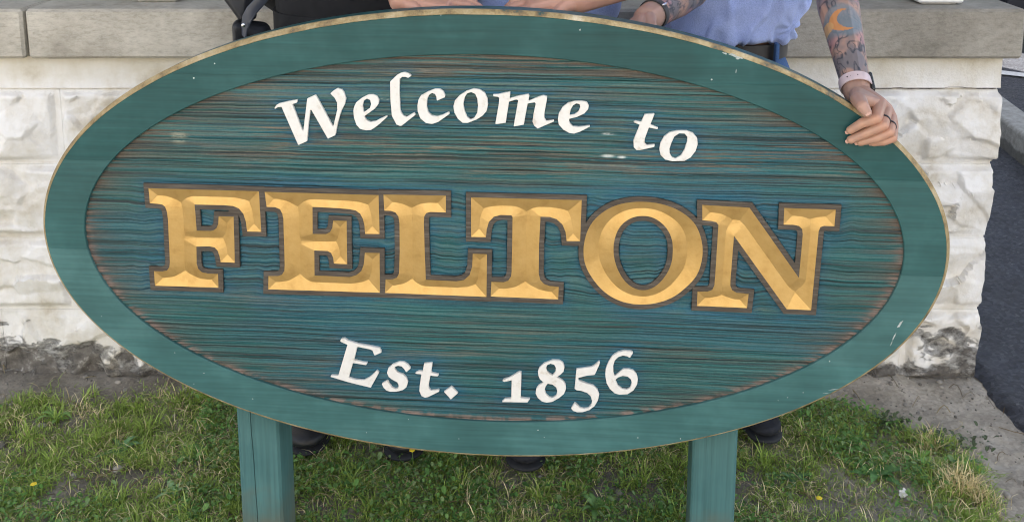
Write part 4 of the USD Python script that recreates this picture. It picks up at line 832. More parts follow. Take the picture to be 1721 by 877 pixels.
# dry tufts at the edge of the grass
for (px, py), hh, sp_, n, lab in (((1602, 812), 0.038, 0.034, 300, "large tuft of dry yellow grass at the right edge of the lawn"), ((1640, 838), 0.032, 0.024, 150, "low dry brown grass tuft next to the gravel in the right corner"), ((1560, 752), 0.035, 0.02, 140, "small dry straw tuft behind the large dry one"), ((1310, 700), 0.045, 0.012, 90, "green and yellow grass tuft under the right end of the sign")):
    g_ = ground(float(px), float(py))
    pal = DRY[:3] if "dry" in lab else GP[2:]
    V, Fc, c = blades(n, (g_[0] - sp_, g_[0] + sp_), (g_[1] - sp_, g_[1] + sp_), hh, 0.0026, pal, n, 0.012, 0.5, dens=lambda x, y: np.ones_like(x), ntuft=14)
    t = thing("grass_tuft", lab, "grass tuft", (g_[0], g_[1], 0)); obj("blades", trimesh.Trimesh(V, Fc, process=False), grass_mat, t, col=c, kind="stuff")
# yellow flowers
petal_mat = simple("yellow_petal", (0.75, 0.55, 0.02), (0.85, 0.68, 0.04), scale=80, rough=0.5)
stem_mat = simple("green_stem", (0.07, 0.13, 0.03), rough=0.6)
for (px, py), lab in (((692, 790), "yellow flower in the grass under the sign right of the left post"), ((60, 848), "yellow flower at the lower left of the lawn"), ((1372, 872), "yellow flower at the bottom edge right of the right post")):
    g_ = ground(float(px), float(py)); x, y = g_[:2]; t = thing("buttercup", lab, "flower", (x, y, 0))
    obj("stem", tube([(x, y, 0), (x + 0.003, y, 0.03), (x + 0.002, y - 0.004, 0.052)], 0.0009, 5), stem_mat, t)
    for i in range(5):
        a = 2 * np.pi * i / 5; c = np.array([x + 0.002, y - 0.004, 0.053])
        obj("petal", blob((c + 0.0038 * np.array([math.cos(a), math.sin(a), 0.35]), (0.0034, 0.0034, 0.0012)), ico=ICO1), petal_mat, t)
    obj("centre", blob(((x + 0.002, y - 0.004, 0.0545), 0.0018), ico=ICO1), petal_mat, t)
# a scrap of white litter
g_ = ground(1518., 836.)
litter_mat = simple("white_scrap", (0.7, 0.7, 0.7), (0.82, 0.82, 0.82), rough=0.5)
sc = trimesh.creation.icosphere(3); v = np.array(sc.vertices) * [0.009, 0.007, 0.010]; v *= (0.7 + 0.7 * noise(np.array(sc.vertices) * 2.2, 4))[:, None]
obj("litter", trimesh.Trimesh(v + [g_[0], g_[1], 0.012], sc.faces, process=False), litter_mat, label="small crumpled white scrap on the bare patch of lawn", cat="litter")

# ================================================================== PEOPLE
skin_mat = painted("skin", rough=0.48, spec=0.4, sss=0.12, bump=0.12, bscale=500, bdist=0.001, var=0.06, vscale=60)
nail_mat = simple("nail", (0.48, 0.28, 0.21), (0.54, 0.33, 0.26), rough=0.28)
eye_mat = simple("eye_white", (0.7, 0.68, 0.65), rough=0.2); iris_mat = simple("iris", (0.08, 0.05, 0.03), rough=0.2); lip_mat = simple("lips", (0.38, 0.16, 0.13), rough=0.45)
V3 = lambda *a: np.array(a, float)
def unit(v): v = np.asarray(v, float); return v / np.linalg.norm(v)
def hand_auto(w, d, n, side, curl=0.5, sc=1.0):
    """palm, four fingers and a thumb: w wrist, d towards the knuckles, n out of the palm, side +1/-1 the thumb's side"""
    d, n = unit(d), unit(n); l = unit(np.cross(d, n)) * side; out = []
    kn = [w + sc * (d * (0.088 - 0.004 * abs(i - 1)) + l * (0.030 - 0.020 * i)) for i in range(4)]
    out += [blob((w, 0.021 * sc), (kn[0], 0.0125 * sc), (kn[1], 0.0125 * sc)), blob((w, 0.021 * sc), (kn[1], 0.0125 * sc), (kn[2], 0.012 * sc)), blob((w, 0.021 * sc), (kn[2], 0.012 * sc), (kn[3], 0.011 * sc))]
    tips = []
    for i, L in enumerate((0.072, 0.080, 0.074, 0.058)):
        p = kn[i]; a = 0.0; ch = [(p, 0.0095 * sc)]
        for k, (fr, r_) in enumerate(((0.44, 0.0088), (0.31, 0.008), (0.25, 0.0068))):
            a += curl * (0.8, 1.2, 0.8)[k]; p = p + sc * L * fr * (d * math.cos(a) + n * math.sin(a)); ch.append((p, r_ * sc))
        out += chain(*ch); tips.append((ch[-1][0], unit(ch[-1][0] - ch[-2][0])))
    b = w + sc * (d * 0.022 + l * 0.022); q1 = b + sc * 0.034 * unit(d * 0.75 + l * 0.6 + n * 0.35); q2 = q1 + sc * 0.030 * unit(d * 0.95 + l * 0.15 + n * 0.45); q3 = q2 + sc * 0.022 * unit(d + n * 0.3)
    out += chain((w + l * 0.006, 0.018 * sc), (b, 0.0145 * sc), (q1, 0.012 * sc), (q2, 0.0105 * sc), (q3, 0.008 * sc))
    return out
def head_parts(c, s=1.0, nod=0.0):
    c = np.asarray(c, float); R = lambda x, y, z: c + s * np.array([x, y * math.cos(nod) + z * math.sin(nod), z * math.cos(nod) - y * math.sin(nod)])
    out = [blob((R(0, 0.012, 0.035), (0.076 * s, 0.095 * s, 0.085 * s))), blob((R(0, -0.02, 0.02), (0.066 * s, 0.075 * s, 0.075 * s)), (R(0, -0.052, -0.075), (0.034 * s, 0.030 * s, 0.026 * s)), (R(0, -0.01, -0.05), (0.055 * s, 0.05 * s, 0.04 * s))),
           blob((R(0, -0.094, 0.012), 0.007 * s), (R(0, -0.108, -0.022), 0.012 * s), (R(0, -0.088, -0.026), (0.017 * s, 0.012 * s, 0.009 * s))), blob((R(0, -0.086, -0.052), (0.024 * s, 0.010 * s, 0.010 * s))),
           blob((R(-0.03, -0.083, 0.030), (0.020 * s, 0.010 * s, 0.007 * s)), (R(0.03, -0.083, 0.030), (0.020 * s, 0.010 * s, 0.007 * s)))]
    for sd in (-1, 1): out.append(blob((R(sd * 0.076, 0.012, 0.012), (0.008 * s, 0.017 * s, 0.026 * s)), (R(sd * 0.074, 0.004, -0.016), (0.006 * s, 0.010 * s, 0.010 * s))))
    return out, R
def face(prim, R, s=1.0):
    for sd in (-1, 1):
        e = obj("eye", tm(blob((R(sd * 0.031, -0.083, 0.010), (0.013 * s, 0.010 * s, 0.008 * s)))), eye_mat, prim, smooth=True); obj("iris", tm(blob((R(sd * 0.031, -0.0925, 0.010), (0.006 * s, 0.0018 * s, 0.006 * s)), ico=ICO1)), iris_mat, e, smooth=True)
    obj("mouth", tm(blob((R(0, -0.0955, -0.052), (0.022 * s, 0.004 * s, 0.006 * s)))), lip_mat, prim, smooth=True)
def hair_cap(R, s, long_, seed, mat_, prim):
    t = trimesh.creation.icosphere(4); v = np.array(t.vertices) * [0.088, 0.108, 0.098]
    v *= (1 + 0.07 * (fbm(np.array(t.vertices) * [5, 5, 1.5] * 2, 3, seed) - 0.5))[:, None]
    y, z = v[:, 1], v[:, 2]
    cut = (y < -0.02) & (z < 0.035); v[cut, 1] = np.maximum(v[cut, 1], -0.02); v[cut] *= 0.86
    lowm = z < -0.02; v[lowm, 2] = v[lowm, 2] * (1 + long_ * 3.2 * (y[lowm] > 0.030)); v[lowm, 0] *= 0.97
    P_ = np.array([R(a, b + 0.012, c + 0.03) for a, b, c in v])
    obj("hair", trimesh.Trimesh(P_, t.faces, process=False), mat_, prim, smooth=True)
def wrinkle(t, amp, sc, seed, dirs=(1, 1, 0.35)):
    v = np.array(t.vertices); n = t.vertex_normals; v = v + n * (amp * (fbm(v * np.array(dirs) * sc, 4, seed) - 0.5) * 2)[:, None]; return trimesh.Trimesh(v, t.faces, process=False)
def union_mesh(parts, edge): return fuse(parts, edge, 6)
def shoe(prim, ankle, toe, mat_, sole_mat, w=0.045):
    a, t_ = np.asarray(ankle, float), np.asarray(toe, float); d = unit((t_ - a) * [1, 1, 0]); heel = np.array([a[0], a[1], 0]) - d * 0.06; l = np.array([-d[1], d[0], 0])
    P = lambda u, v_, z: heel + d * u + l * v_ + [0, 0, z]
    L = np.linalg.norm((t_ - heel)[:2])
    up = fuse([blob((P(0.035, 0, 0.045), (0.036, 0.036, 0.030)), (P(0.05, 0, 0.105), (0.040, 0.040, 0.02))), blob((P(0.04, 0, 0.05), (0.037, 0.037, 0.03)), (P(0.06, 0, 0.10), (0.036, 0.036, 0.018)), (P(L * 0.60, 0, 0.052), (w, 0.035, 0.026))),
               blob((P(L * 0.60, 0, 0.050), (w, 0.04, 0.028)), (P(L - 0.045, 0, 0.040), (w * 0.92, 0.045, 0.022)))], 0.008, 5)
    sh = obj("shoe", up, mat_, prim, smooth=True)
    obj("sole", tm(blob((P(0.035, 0, 0.014), (0.040, 0.040, 0.013)), (P(L * 0.62, 0, 0.014), (w * 1.08, 0.04, 0.013)), (P(L - 0.043, 0, 0.016), (w, 0.046, 0.013)))), sole_mat, sh, smooth=30)
    for k in range(4):
        q = P(0.10 + 0.022 * k, 0, 0.098 - 0.007 * k); obj("lace", tube([q - l * 0.022 - [0, 0, 0.008], q + [0, 0, 0.003], q + l * 0.022 - [0, 0, 0.008]], 0.0028, 6), sole_mat, sh, smooth=True)
black_cloth = simple("black_cloth", (0.003, 0.003, 0.004), (0.006, 0.006, 0.008), scale=40, rough=0.85, bump=0.3, bscale=600)
black_leather = simple("black_leather", (0.006, 0.0065, 0.008), (0.012, 0.013, 0.016), scale=60, rough=0.42, bump=0.2, bscale=500)
blue_shirt = mat("blue_shirt", {
    "g": ("geometry", {}), "n": ("noise_texture", {"scale": 12, "detail": 6}), "r": ("rgb_ramp", {"ramp": [(0.3, (0.29, 0.37, 0.70)), (0.7, (0.40, 0.48, 0.79))]}), "n4": ("noise_texture", {"scale": 420, "detail": 3}), "r4": ("rgb_ramp", {"ramp": [(0.3, (0.78, 0.79, 0.83)), (0.7, (1.14, 1.13, 1.10))]}), "m4": ("mix_color", {"blend_type": "multiply", "fac": 1.0}),
    "n2": ("noise_texture", {"scale": 900, "detail": 2}), "b": ("bump", {"strength": 0.2, "distance": 0.001}), "p": ("principled_bsdf", {"roughness": 0.9, "specular_ior_level": 0.15, "sheen_weight": 0.25})},
    [("g.position", "n.vector"), ("n.fac", "r.fac"), ("g.position", "n4.vector"), ("n4.fac", "r4.fac"), ("r.color", "m4.a"), ("r4.color", "m4.b"), ("m4.result", "p.base_color"), ("g.position", "n2.vector"), ("n2.fac", "b.height"), ("b.normal", "p.normal")])
jeans = simple("blue_jeans", (0.035, 0.085, 0.22), (0.060, 0.130, 0.29), scale=300, rough=0.9, bump=0.2, bscale=900)
navy = simple("navy_cloth", (0.008, 0.010, 0.018), (0.014, 0.017, 0.028), scale=40, rough=0.85)
belt_mat = simple("black_belt", (0.022, 0.020, 0.019), (0.035, 0.032, 0.030), scale=60, rough=0.45)
navy_shoe = simple("navy_shoe", (0.0035, 0.005, 0.010), (0.007, 0.009, 0.016), scale=60, rough=0.85, bump=0.2)
dark_sole = simple("dark_sole", (0.010, 0.012, 0.016), (0.018, 0.020, 0.026), rough=0.7)
steel = simple("bright_steel", (0.75, 0.75, 0.76), rough=0.22, metallic=1.0)
hair_brown = simple("brown_hair", (0.035, 0.020, 0.012), (0.08, 0.045, 0.025), scale=60, stretch=(8, 8, 1), rough=0.5)
hair_black = simple("dark_hair", (0.012, 0.010, 0.009), (0.03, 0.025, 0.02), scale=60, stretch=(8, 8, 1), rough=0.5)

def legs_and_torso(cx, cy, zh, hw, sho, ankles, toes, chest_y):
    """bones of a standing body: pelvis, waist, chest, neck, legs and feet (arms and head come separately)"""
    b = [blob(((cx - hw * 0.55, cy, zh), (0.085, 0.10, 0.10)), ((cx + hw * 0.55, cy, zh), (0.085, 0.10, 0.10))),
         blob(((cx - hw * 0.5, cy, zh), (0.08, 0.095, 0.09)), ((cx + hw * 0.5, cy, zh), (0.08, 0.095, 0.09)), ((cx - hw * 0.40, cy, zh + 0.17), (0.07, 0.08, 0.06)), ((cx + hw * 0.40, cy, zh + 0.17), (0.07, 0.08, 0.06))),
         blob(((cx - hw * 0.40, cy, zh + 0.17), (0.07, 0.08, 0.06)), ((cx + hw * 0.40, cy, zh + 0.17), (0.07, 0.08, 0.06)), ((cx - hw * 0.62, chest_y, zh + 0.36), (0.07, 0.095, 0.09)), ((cx + hw * 0.62, chest_y, zh + 0.36), (0.07, 0.095, 0.09))),
         blob(((cx - hw * 0.62, chest_y, zh + 0.36), (0.07, 0.095, 0.09)), ((cx + hw * 0.62, chest_y, zh + 0.36), (0.07, 0.095, 0.09)), ((sho[0][0] + 0.03, sho[0][1], sho[0][2]), 0.055), ((sho[1][0] - 0.03, sho[1][1], sho[1][2]), 0.055), ((cx, chest_y + 0.01, zh + 0.52), 0.06))]
    for sd, a, t_ in zip((-1, 1), ankles, toes):
        hip = V3(cx + sd * hw * 0.55, cy, zh - 0.04); a = np.asarray(a, float); kn = (hip + a) / 2 + [0, -0.03, 0.01]
        b += chain((hip, 0.085), (kn, 0.055)); b += chain((kn, 0.055), (kn * 0.55 + a * 0.45 + [0, 0.012, 0], 0.052), (a, 0.036)); b += [blob((a, 0.036), (np.asarray(t_, float) * [1, 1, 0] + [0, 0, 0.03] - unit((np.asarray(t_, float) - a) * [1, 1, 0]) * 0.075, (0.028, 0.028, 0.016)))]
    return b
def trousers(prim, cx, cy, zh, hw, ankles, mat_, top, seed):
    b = [blob(((cx - hw * 0.55, cy, zh - 0.02), (0.086, 0.112, 0.09)), ((cx + hw * 0.55, cy, zh - 0.02), (0.086, 0.112, 0.09)), ((cx - hw * 0.5, cy, top - 0.02), (0.064, 0.104, 0.02)), ((cx + hw * 0.5, cy, top - 0.02), (0.064, 0.104, 0.02)))]
    for sd, a in zip((-1, 1), ankles):
        hip = V3(cx + sd * hw * 0.55, cy, zh - 0.04); a = np.asarray(a, float); kn = (hip + a) / 2 + [0, -0.03, 0.01]; b += chain((hip, 0.098), (kn, 0.070), (a + [0, 0.006, 0.02], 0.055))
    obj("trousers", wrinkle(fuse(b, 0.014, 8), 0.005, 12, seed), mat_, prim, smooth=True)

# ---- the person in black at the left, hands clasped behind the back
A = thing("person", "person in black with a holster on the belt, behind the left half of the sign", "person", (-0.33, 2.40, 0))
aS = [V3(-0.55, 2.28, 1.42), V3(-0.11, 2.28, 1.42)]; aAn = [V3(-0.475, 2.42, 0.085), V3(-0.235, 2.41, 0.085)]; aTo = [V3(-0.495, 2.185, 0), V3(-0.262, 2.165, 0)]
pb = legs_and_torso(-0.33, 2.33, 0.96, 0.17, aS, aAn, aTo, 2.30)
aE = [V3(-0.63, 2.40, 1.15), V3(-0.05, 2.42, 1.15)]; aW = [V3(-0.47, 2.50, 0.985), V3(-0.22, 2.50, 0.985)]
for s_, e_, w_ in zip(aS, aE, aW): pb += chain((s_, 0.055), (e_, 0.042), (w_, 0.030))
pb += hand_auto(aW[0], V3(0.9, 0.25, -0.35), V3(0.1, 0.9, -0.2), 1, 0.45) + hand_auto(aW[1], V3(-0.9, 0.25, -0.45), V3(-0.1, 0.9, -0.2), -1, 0.45)
hp, hR = head_parts((-0.33, 2.24, 1.66)); pb += hp + chain((V3(-0.33, 2.29, 1.46), 0.062), (V3(-0.33, 2.26, 1.58), 0.056))
t = fuse(pb, 0.011, 5); sk = np.array([0.46, 0.29, 0.21]); obj("body", t, skin_mat, A, smooth=True, col=np.tile(sk, (len(t.vertices), 1)))
face(A, hR); hair_cap(hR, 1.0, 0.0, 3, hair_black, A)
trousers(A, -0.33, 2.33, 0.96, 0.17, aAn, black_cloth, 1.05, 4)
jk = [mani(loft([(-0.33, 2.32, 0.93, 0.185, 0.135), (-0.33, 2.32, 1.0, 0.205, 0.150), (-0.33, 2.305, 1.15, 0.205, 0.155), (-0.33, 2.29, 1.30, 0.215, 0.150), (-0.33, 2.285, 1.42, 0.20, 0.115), (-0.33, 2.28, 1.49, 0.085, 0.08)]))]
for s_ in aS: jk.append(blob((s_, 0.074), (V3(-0.33 + (s_[0] + 0.33) * 0.35, 2.285, 1.44), (0.06, 0.09, 0.07)), (V3(-0.33 + (s_[0] + 0.33) * 0.5, 2.29, 1.32), (0.08, 0.12, 0.05))))
for s_, e_, w_ in zip(aS, aE, aW): jk += chain((s_, 0.072), (e_, 0.056), (w_ * 0.93 + e_ * 0.07, 0.042))
obj("jacket", wrinkle(fuse(jk, 0.010, 6), 0.007, 11, 8), black_cloth, A, smooth=True)
bl = np.linspace(0, 2 * np.pi, 60)
def belt(prim, cx, cy, z, rx, ry, h, mat_, name="belt", lab=None):
    e = 0.85; a = np.linspace(0, 2 * np.pi, 72, endpoint=False); V = []
    for dr, dz in ((0, -h / 2), (0.005, -h / 2), (0.005, h / 2), (0, h / 2)):
        V.append(np.stack([cx + (rx + dr) * np.sign(np.cos(a)) * np.abs(np.cos(a)) ** e, cy + (ry + dr) * np.sign(np.sin(a)) * np.abs(np.sin(a)) ** e, z + dz + 0 * a], 1))
    V = np.stack(V, 1); f = []
    for i in range(72):
        for j in range(4): p, q, r_, s_ = i * 4 + j, i * 4 + (j + 1) % 4, ((i + 1) % 72) * 4 + j, ((i + 1) % 72) * 4 + (j + 1) % 4; f += [(p, q, s_), (p, s_, r_)]
    m = trimesh.Trimesh(V.reshape(-1, 3), f, process=False); m.fix_normals(); return obj(name, m, mat_, prim, smooth=25, label=lab)
belt(A, -0.33, 2.32, 1.035, 0.209, 0.155, 0.055, black_cloth, lab="broad black duty belt")
# holster with its strap and rivet on the hip
hq = lambda px, py, y: depth(float(px), float(py), y)
holster = obj("holster", fuse([blob((hq(401, 44, 2.16), (0.012, 0.030, 0.014)), (hq(404, 110, 2.16), (0.012, 0.026, 0.012)), (hq(440, 60, 2.19), (0.020, 0.04, 0.03)), (hq(440, 120, 2.19), (0.018, 0.03, 0.03)))], 0.006, 3), black_leather, A, smooth=True, label="black moulded holster")
obj("grip", fuse([blob((hq(372, -22, 2.16), (0.012, 0.016, 0.012)), (hq(412, -22, 2.18), (0.014, 0.018, 0.012)), (hq(408, 30, 2.16), (0.010, 0.015, 0.008)), (hq(422, 26, 2.18), (0.012, 0.018, 0.012)))], 0.006, 3), black_leather, holster, smooth=True)
st = [hq(452, -14, 2.135), hq(436, 4, 2.125), hq(423, 18, 2.12), hq(415, 32, 2.12), hq(411, 46, 2.125), hq(410, 60, 2.13)]
obj("strap", tube(np.array(st), np.array([(0.0035, 0.012)] * 6), 12), simple("worn_black_strap", (0.028, 0.033, 0.045), (0.045, 0.052, 0.068), rough=0.35), holster, smooth=30)
obj("rivet", tm(blob((hq(409, 43, 2.108), (0.0045, 0.0025, 0.0045)))), steel, holster, smooth=True)
for i in range(2): shoe(A, aAn[i], aTo[i], black_leather, dark_sole, 0.048)

# ---- the person in the middle, both hands on the top of the sign
B = thing("person", "person in a light blue shirt with both hands on the middle of the sign top", "person", (0.08, 2.40, 0))
bS = [V3(-0.10, 2.24, 1.40), V3(0.27, 2.24, 1.40)]; bAn = [V3(-0.03, 2.43, 0.085), V3(0.20, 2.43, 0.085)]; bTo = [V3(0.035, 2.125, 0), V3(0.24, 2.25, 0)]
bAn[0] = V3(0.02, 2.38, 0.085)
pb = legs_and_torso(0.085, 2.36, 0.94, 0.15, bS, bAn, bTo, 2.28)
bE = [V3(-0.235, 2.12, 1.185), V3(0.300, 2.10, 1.178)]; bW = [V3(-0.205, 1.905, 1.144), V3(0.118, 1.905, 1.144)]
for s_, e_, w_ in zip(bS, bE, bW): pb += chain((s_, 0.050), (e_, 0.039)) + chain((e_, 0.038), (e_ * 0.7 + w_ * 0.3, 0.040), (w_, 0.027))
pb += hand_auto(bW[0], V3(0.98, -0.10, 0.02), V3(0.0, 0.35, -0.94), -1, 0.22, 0.98) + hand_auto(bW[1], V3(-0.98, -0.08, 0.02), V3(0.0, 0.35, -0.94), 1, 0.40, 0.98)
hp, hR = head_parts((0.085, 2.17, 1.64)); pb += hp + chain((V3(0.085, 2.26, 1.45), 0.056), (V3(0.085, 2.20, 1.56), 0.050))
t = fuse(pb, 0.009, 4); sk = np.array([0.40, 0.215, 0.155]); obj("body", t, skin_mat, B, smooth=True, col=np.tile(sk, (len(t.vertices), 1)))
face(B, hR); hair_cap(hR, 1.0, 0.0, 9, hair_black, B)
trousers(B, 0.085, 2.36, 0.94, 0.15, bAn, navy, 1.06, 5)
sb = [mani(loft([(0.085, 2.345, 1.035, 0.155, 0.125), (0.085, 2.335, 1.07, 0.165, 0.135), (0.085, 2.30, 1.22, 0.160, 0.128), (0.085, 2.265, 1.36, 0.175, 0.115), (0.085, 2.25, 1.42, 0.14, 0.09), (0.085, 2.25, 1.48, 0.07, 0.07)]))]
for s_ in bS: sb.append(blob((s_, 0.070), (V3(0.085 + (s_[0] - 0.085) * 0.35, 2.25, 1.415), (0.06, 0.09, 0.07)), (V3(0.085 + (s_[0] - 0.085) * 0.5, 2.27, 1.30), (0.08, 0.11, 0.05))))
for s_, e_ in zip(bS, bE): sb += chain((s_, 0.070), (s_ * 0.35 + e_ * 0.65, 0.058))
obj("shirt", wrinkle(fuse(sb, 0.009, 5), 0.008, 11, 18), blue_shirt, B, smooth=True, label="light blue shirt")
belt(B, 0.085, 2.35, 1.022, 0.158, 0.125, 0.035, belt_mat)
for i in range(2): shoe(B, bAn[i], bTo[i], navy_shoe, dark_sole, 0.046)

# ---- the person at the right with tattooed arms, one hand over the rim
C = thing("person", "person in blue shirt and jeans with tattooed arms, one hand gripping the rim", "person", (0.52, 2.42, 0))
cS = [V3(0.335, 2.22, 1.37), V3(0.705, 2.20, 1.38)]; cAn = [V3(0.42, 2.46, 0.085), V3(0.575, 2.46, 0.085)]; cTo = [V3(0.37, 2.30, 0), V3(0.625, 2.235, 0)]
pb = legs_and_torso(0.50, 2.34, 0.90, 0.098, cS, cAn, cTo, 2.27)
hp, hR = head_parts((0.52, 2.16, 1.585), 0.96); pb += hp + chain((V3(0.515, 2.25, 1.42), 0.050), (V3(0.52, 2.19, 1.51), 0.046))
cE = [V3(0.375, 2.12, 1.128), depth(1397., -42., 2.03)]
cW = [depth(1086., 32., 1.93), sp(1441, 157, -0.072)]
for s_, e_ in zip(cS, cE): pb += chain((s_, 0.046), (e_, 0.036))
low = m3.Manifold.batch_boolean(pb, m3.OpType.Add)
low = fuse([low], 0.013, 6)
# left-of-picture arm: forearm to a hand holding the back of the top edge
f0 = chain((cE[0], 0.035), (cE[0] * 0.65 + cW[0] * 0.35, 0.036), (cW[0], 0.0255))
f0 += hand_auto(cW[0], V3(-0.55, -0.70, -0.25), V3(0.2, -0.3, -0.9), 1, 0.35, 0.92)
# right-of-picture arm and hand, joint by joint
e_, w_ = cE[1], cW[1]
fd = unit(w_ - e_)
f1 = [blob((e_, 0.036), (e_ + (w_ - e_) * 0.30, 0.0395)), blob((e_ + (w_ - e_) * 0.30, 0.0395), (e_ + (w_ - e_) * 0.62, 0.0325)), blob((e_ + (w_ - e_) * 0.62, 0.0325), (w_, (0.0250, 0.021, 0.021)))]
J = {"i": [(1479, 174, -0.026, 0.0122), (1473, 199, 0.020, 0.0098), (1449, 207, 0.0175, 0.0088), (1429, 219, 0.0085, 0.0072)],
     "m": [(1489, 184, -0.030, 0.0124), (1484, 211, 0.021, 0.0098), (1459, 222, 0.0170, 0.0088), (1430, 235, 0.0085, 0.0074)],
     "r": [(1496, 197, -0.030, 0.0118), (1495, 222, 0.019, 0.0096), (1472, 232, 0.0165, 0.0085), (1446, 239, 0.0085, 0.0070)],
     "l": [(1500, 212, -0.028, 0.0105), (1500, 232, 0.014, 0.0084), (1485, 238, 0.0140, 0.0075), (1469, 240.5, 0.0080, 0.0062)]}
JP = {k: [(sp(a, b, o), r_) for a, b, o, r_ in v] for k, v in J.items()}
for v in JP.values(): f1 += chain(*v)
wr = (w_, (0.024, 0.020, 0.020))
f1 += [blob(wr, JP["i"][0], JP["m"][0]), blob(wr, JP["m"][0], JP["r"][0]), blob(wr, JP["r"][0], JP["l"][0])]
TH_ = [(sp(1441, 160, -0.045), 0.0150), (sp(1443, 168, -0.006), 0.0140), (sp(1449, 178, 0.026), 0.0112), (sp(1456.5, 189, 0.034), 0.0088)]
f1 += chain(*TH_) + [blob(TH_[0], TH_[1], (JP["i"][0][0], 0.010))]
arm0, arm1 = fuse(f0, 0.0040, 5), fuse(f1, 0.0019, 8)
whole = mani(low) + mani(arm0) + mani(arm1)
t = tm(whole); t = trimesh.Trimesh(t.vertices, t.faces, process=True)
V = np.array(t.vertices)
skin = np.tile(np.array([0.33, 0.200, 0.152]), (len(V), 1))
warm = np.exp(-np.min([np.linalg.norm(V - JP[k][j][0], axis=1) for k in JP for j in (1, 2, 3)], axis=0) / 0.02)
skin = lerp(skin, np.array([0.50, 0.275, 0.175]), 0.9 * np.clip(warm, 0, 1))
knuck = np.exp(-(np.min([np.linalg.norm(V - JP[k][j][0], axis=1) for k in JP for j in (0, 1)], axis=0) / 0.013) ** 2); skin = lerp(skin, np.array([0.48, 0.23, 0.16]), 0.35 * knuck)
# tattoos: ink carried by the skin of both forearms
def ink(skin, e_, w_, moon):
    ax_ = unit(w_ - e_); L = np.linalg.norm(w_ - e_); side = unit(np.cross(ax_, SN)); frn = unit(np.cross(side, ax_))
    if frn @ SN < 0: frn = -frn
    d = V - e_; u = d @ ax_; a_, b_ = d @ side, d @ frn; r_ = np.hypot(a_, b_); ang = np.arctan2(a_, b_)
    on = (u > -0.03) & (u < L - 0.012) & (r_ < 0.055)
    k = sstep(u, -0.03, 0.0) * (1 - sstep(u, L - 0.035, L - 0.018)) * on
    q = np.stack([np.cos(ang) * 0.036 * 1.0, np.sin(ang) * 0.036, u], -1)
    half = sstep(np.cos(ang - 0.45 if moon else ang), -0.25, 0.15)                           # the inner side of the arm is bare
    n1 = fbm(q * [60, 60, 40], 2, 5); n2 = fbm(q * [95, 95, 60], 2, 15); n3 = fbm(q * 26, 3, 25)
    shade = sstep(n3, 0.39, 0.58)
    skin = lerp(skin, np.array([0.085, 0.100, 0.122]), 0.78 * shade * k * half)
    skin = lerp(skin, np.array([0.42, 0.19, 0.20]), 0.45 * sstep(fbm(q * 24, 2, 35), 0.60, 0.70) * k * half)
    line = np.exp(-(np.abs(n1 - 0.5) / 0.030) ** 2) * sstep(n3, 0.30, 0.5) + np.exp(-(np.abs(n2 - 0.5) / 0.028) ** 2) * sstep(n1, 0.42, 0.6) * (0.5 + 0.5 * sstep(u, 0.4 * L, 0.7 * L))
    skin = lerp(skin, np.array([0.025, 0.030, 0.042]), np.clip(1.1 * line, 0, 0.92) * k * half)
    return skin, u, a_, b_
skin, *_ = ink(skin, cE[0], cW[0], False)
skin, u_, a_, b_ = ink(skin, cE[1], cW[1], True)
def near_px(px, py):
    """the skin point that stands at that place of the arm"""
    d = ray(float(px), float(py)); d = d / np.linalg.norm(d); q = V - C0; tt = q @ d; dist = np.linalg.norm(q - tt[:, None] * d, axis=1); c_ = np.where(dist < 0.006)[0]
    return V[c_[np.argmin(tt[c_])]] if len(c_) else None
m1 = near_px(1417, 28)
ax_ = unit(cW[1] - cE[1]); rt = unit(np.cross(ax_, SN)); rt = rt if rt[0] > 0 else -rt
du, dr_ = (V - m1) @ ax_, (V - m1) @ rt; front = ((V - (cE[1] + ((V - cE[1]) @ ax_)[:, None] * ax_)) @ SN) > -0.004
arm_on = ((V - m1) @ SN > -0.03) & (np.abs(du) < 0.05) & (np.linalg.norm(V - m1, axis=1) < 0.06)
halo = sstep(0.042 - np.hypot(du, dr_), 0, 0.01) * arm_on
skin = lerp(skin, np.array([0.13, 0.165, 0.19]), 0.75 * halo)
moon = (np.hypot(du, dr_ + 0.000) < 0.0245) & (np.hypot(du + 0.001, dr_ - 0.0095) > 0.0205)
skin = lerp(skin, np.array([0.45, 0.19, 0.055]), 0.95 * (moon & arm_on))
moon2 = (np.hypot(du - 0.006, dr_ + 0.0300) < 0.012); skin = lerp(skin, np.array([0.45, 0.26, 0.10]), 0.75 * (moon2 & arm_on))
obj("body", t, skin_mat, C, smooth=True, col=skin)
# nails
for k in JP:
    (p1, _), (p2, r2) = JP[k][2], JP[k][3]; d = unit(p2 - p1); up = unit(SN - d * (SN @ d) + 0.25 * SZ); c = p2 + d * r2 * 0.55 + up * r2 * 0.55; l = np.cross(d, up)
    nv = [c + d * a + l * b + up * h for a, b, h in ((-0.005, -0.0042, 0), (-0.005, 0.0042, 0), (0.0052, -0.0034, -0.0018), (0.0052, 0.0034, -0.0018), (-0.005, 0, 0.0018), (0.0066, 0, -0.0006), (-0.005, -0.0042, -0.003), (-0.005, 0.0042, -0.003), (0.005, 0.003, -0.004), (0.005, -0.003, -0.004))]
    obj("nail", tm(m3.Manifold.hull_points(np.array(nv))), nail_mat, C, smooth=50)
d = unit(TH_[3][0] - TH_[2][0]); up = unit(SN - d * (SN @ d)); c = TH_[3][0] + up * 0.0074 + d * 0.001; l = np.cross(d, up)
obj("nail", tm(m3.Manifold.hull_points(np.array([c + d * a + l * b + up * h for a, b, h in ((-0.006, -0.005, 0), (-0.006, 0.005, 0), (0.006, -0.0045, -0.0012), (0.006, 0.0045, -0.0012), (-0.006, 0, 0.0016), (0.0075, 0, 0), (0, -0.005, -0.004), (0, 0.005, -0.004))]))), nail_mat, C, smooth=50)
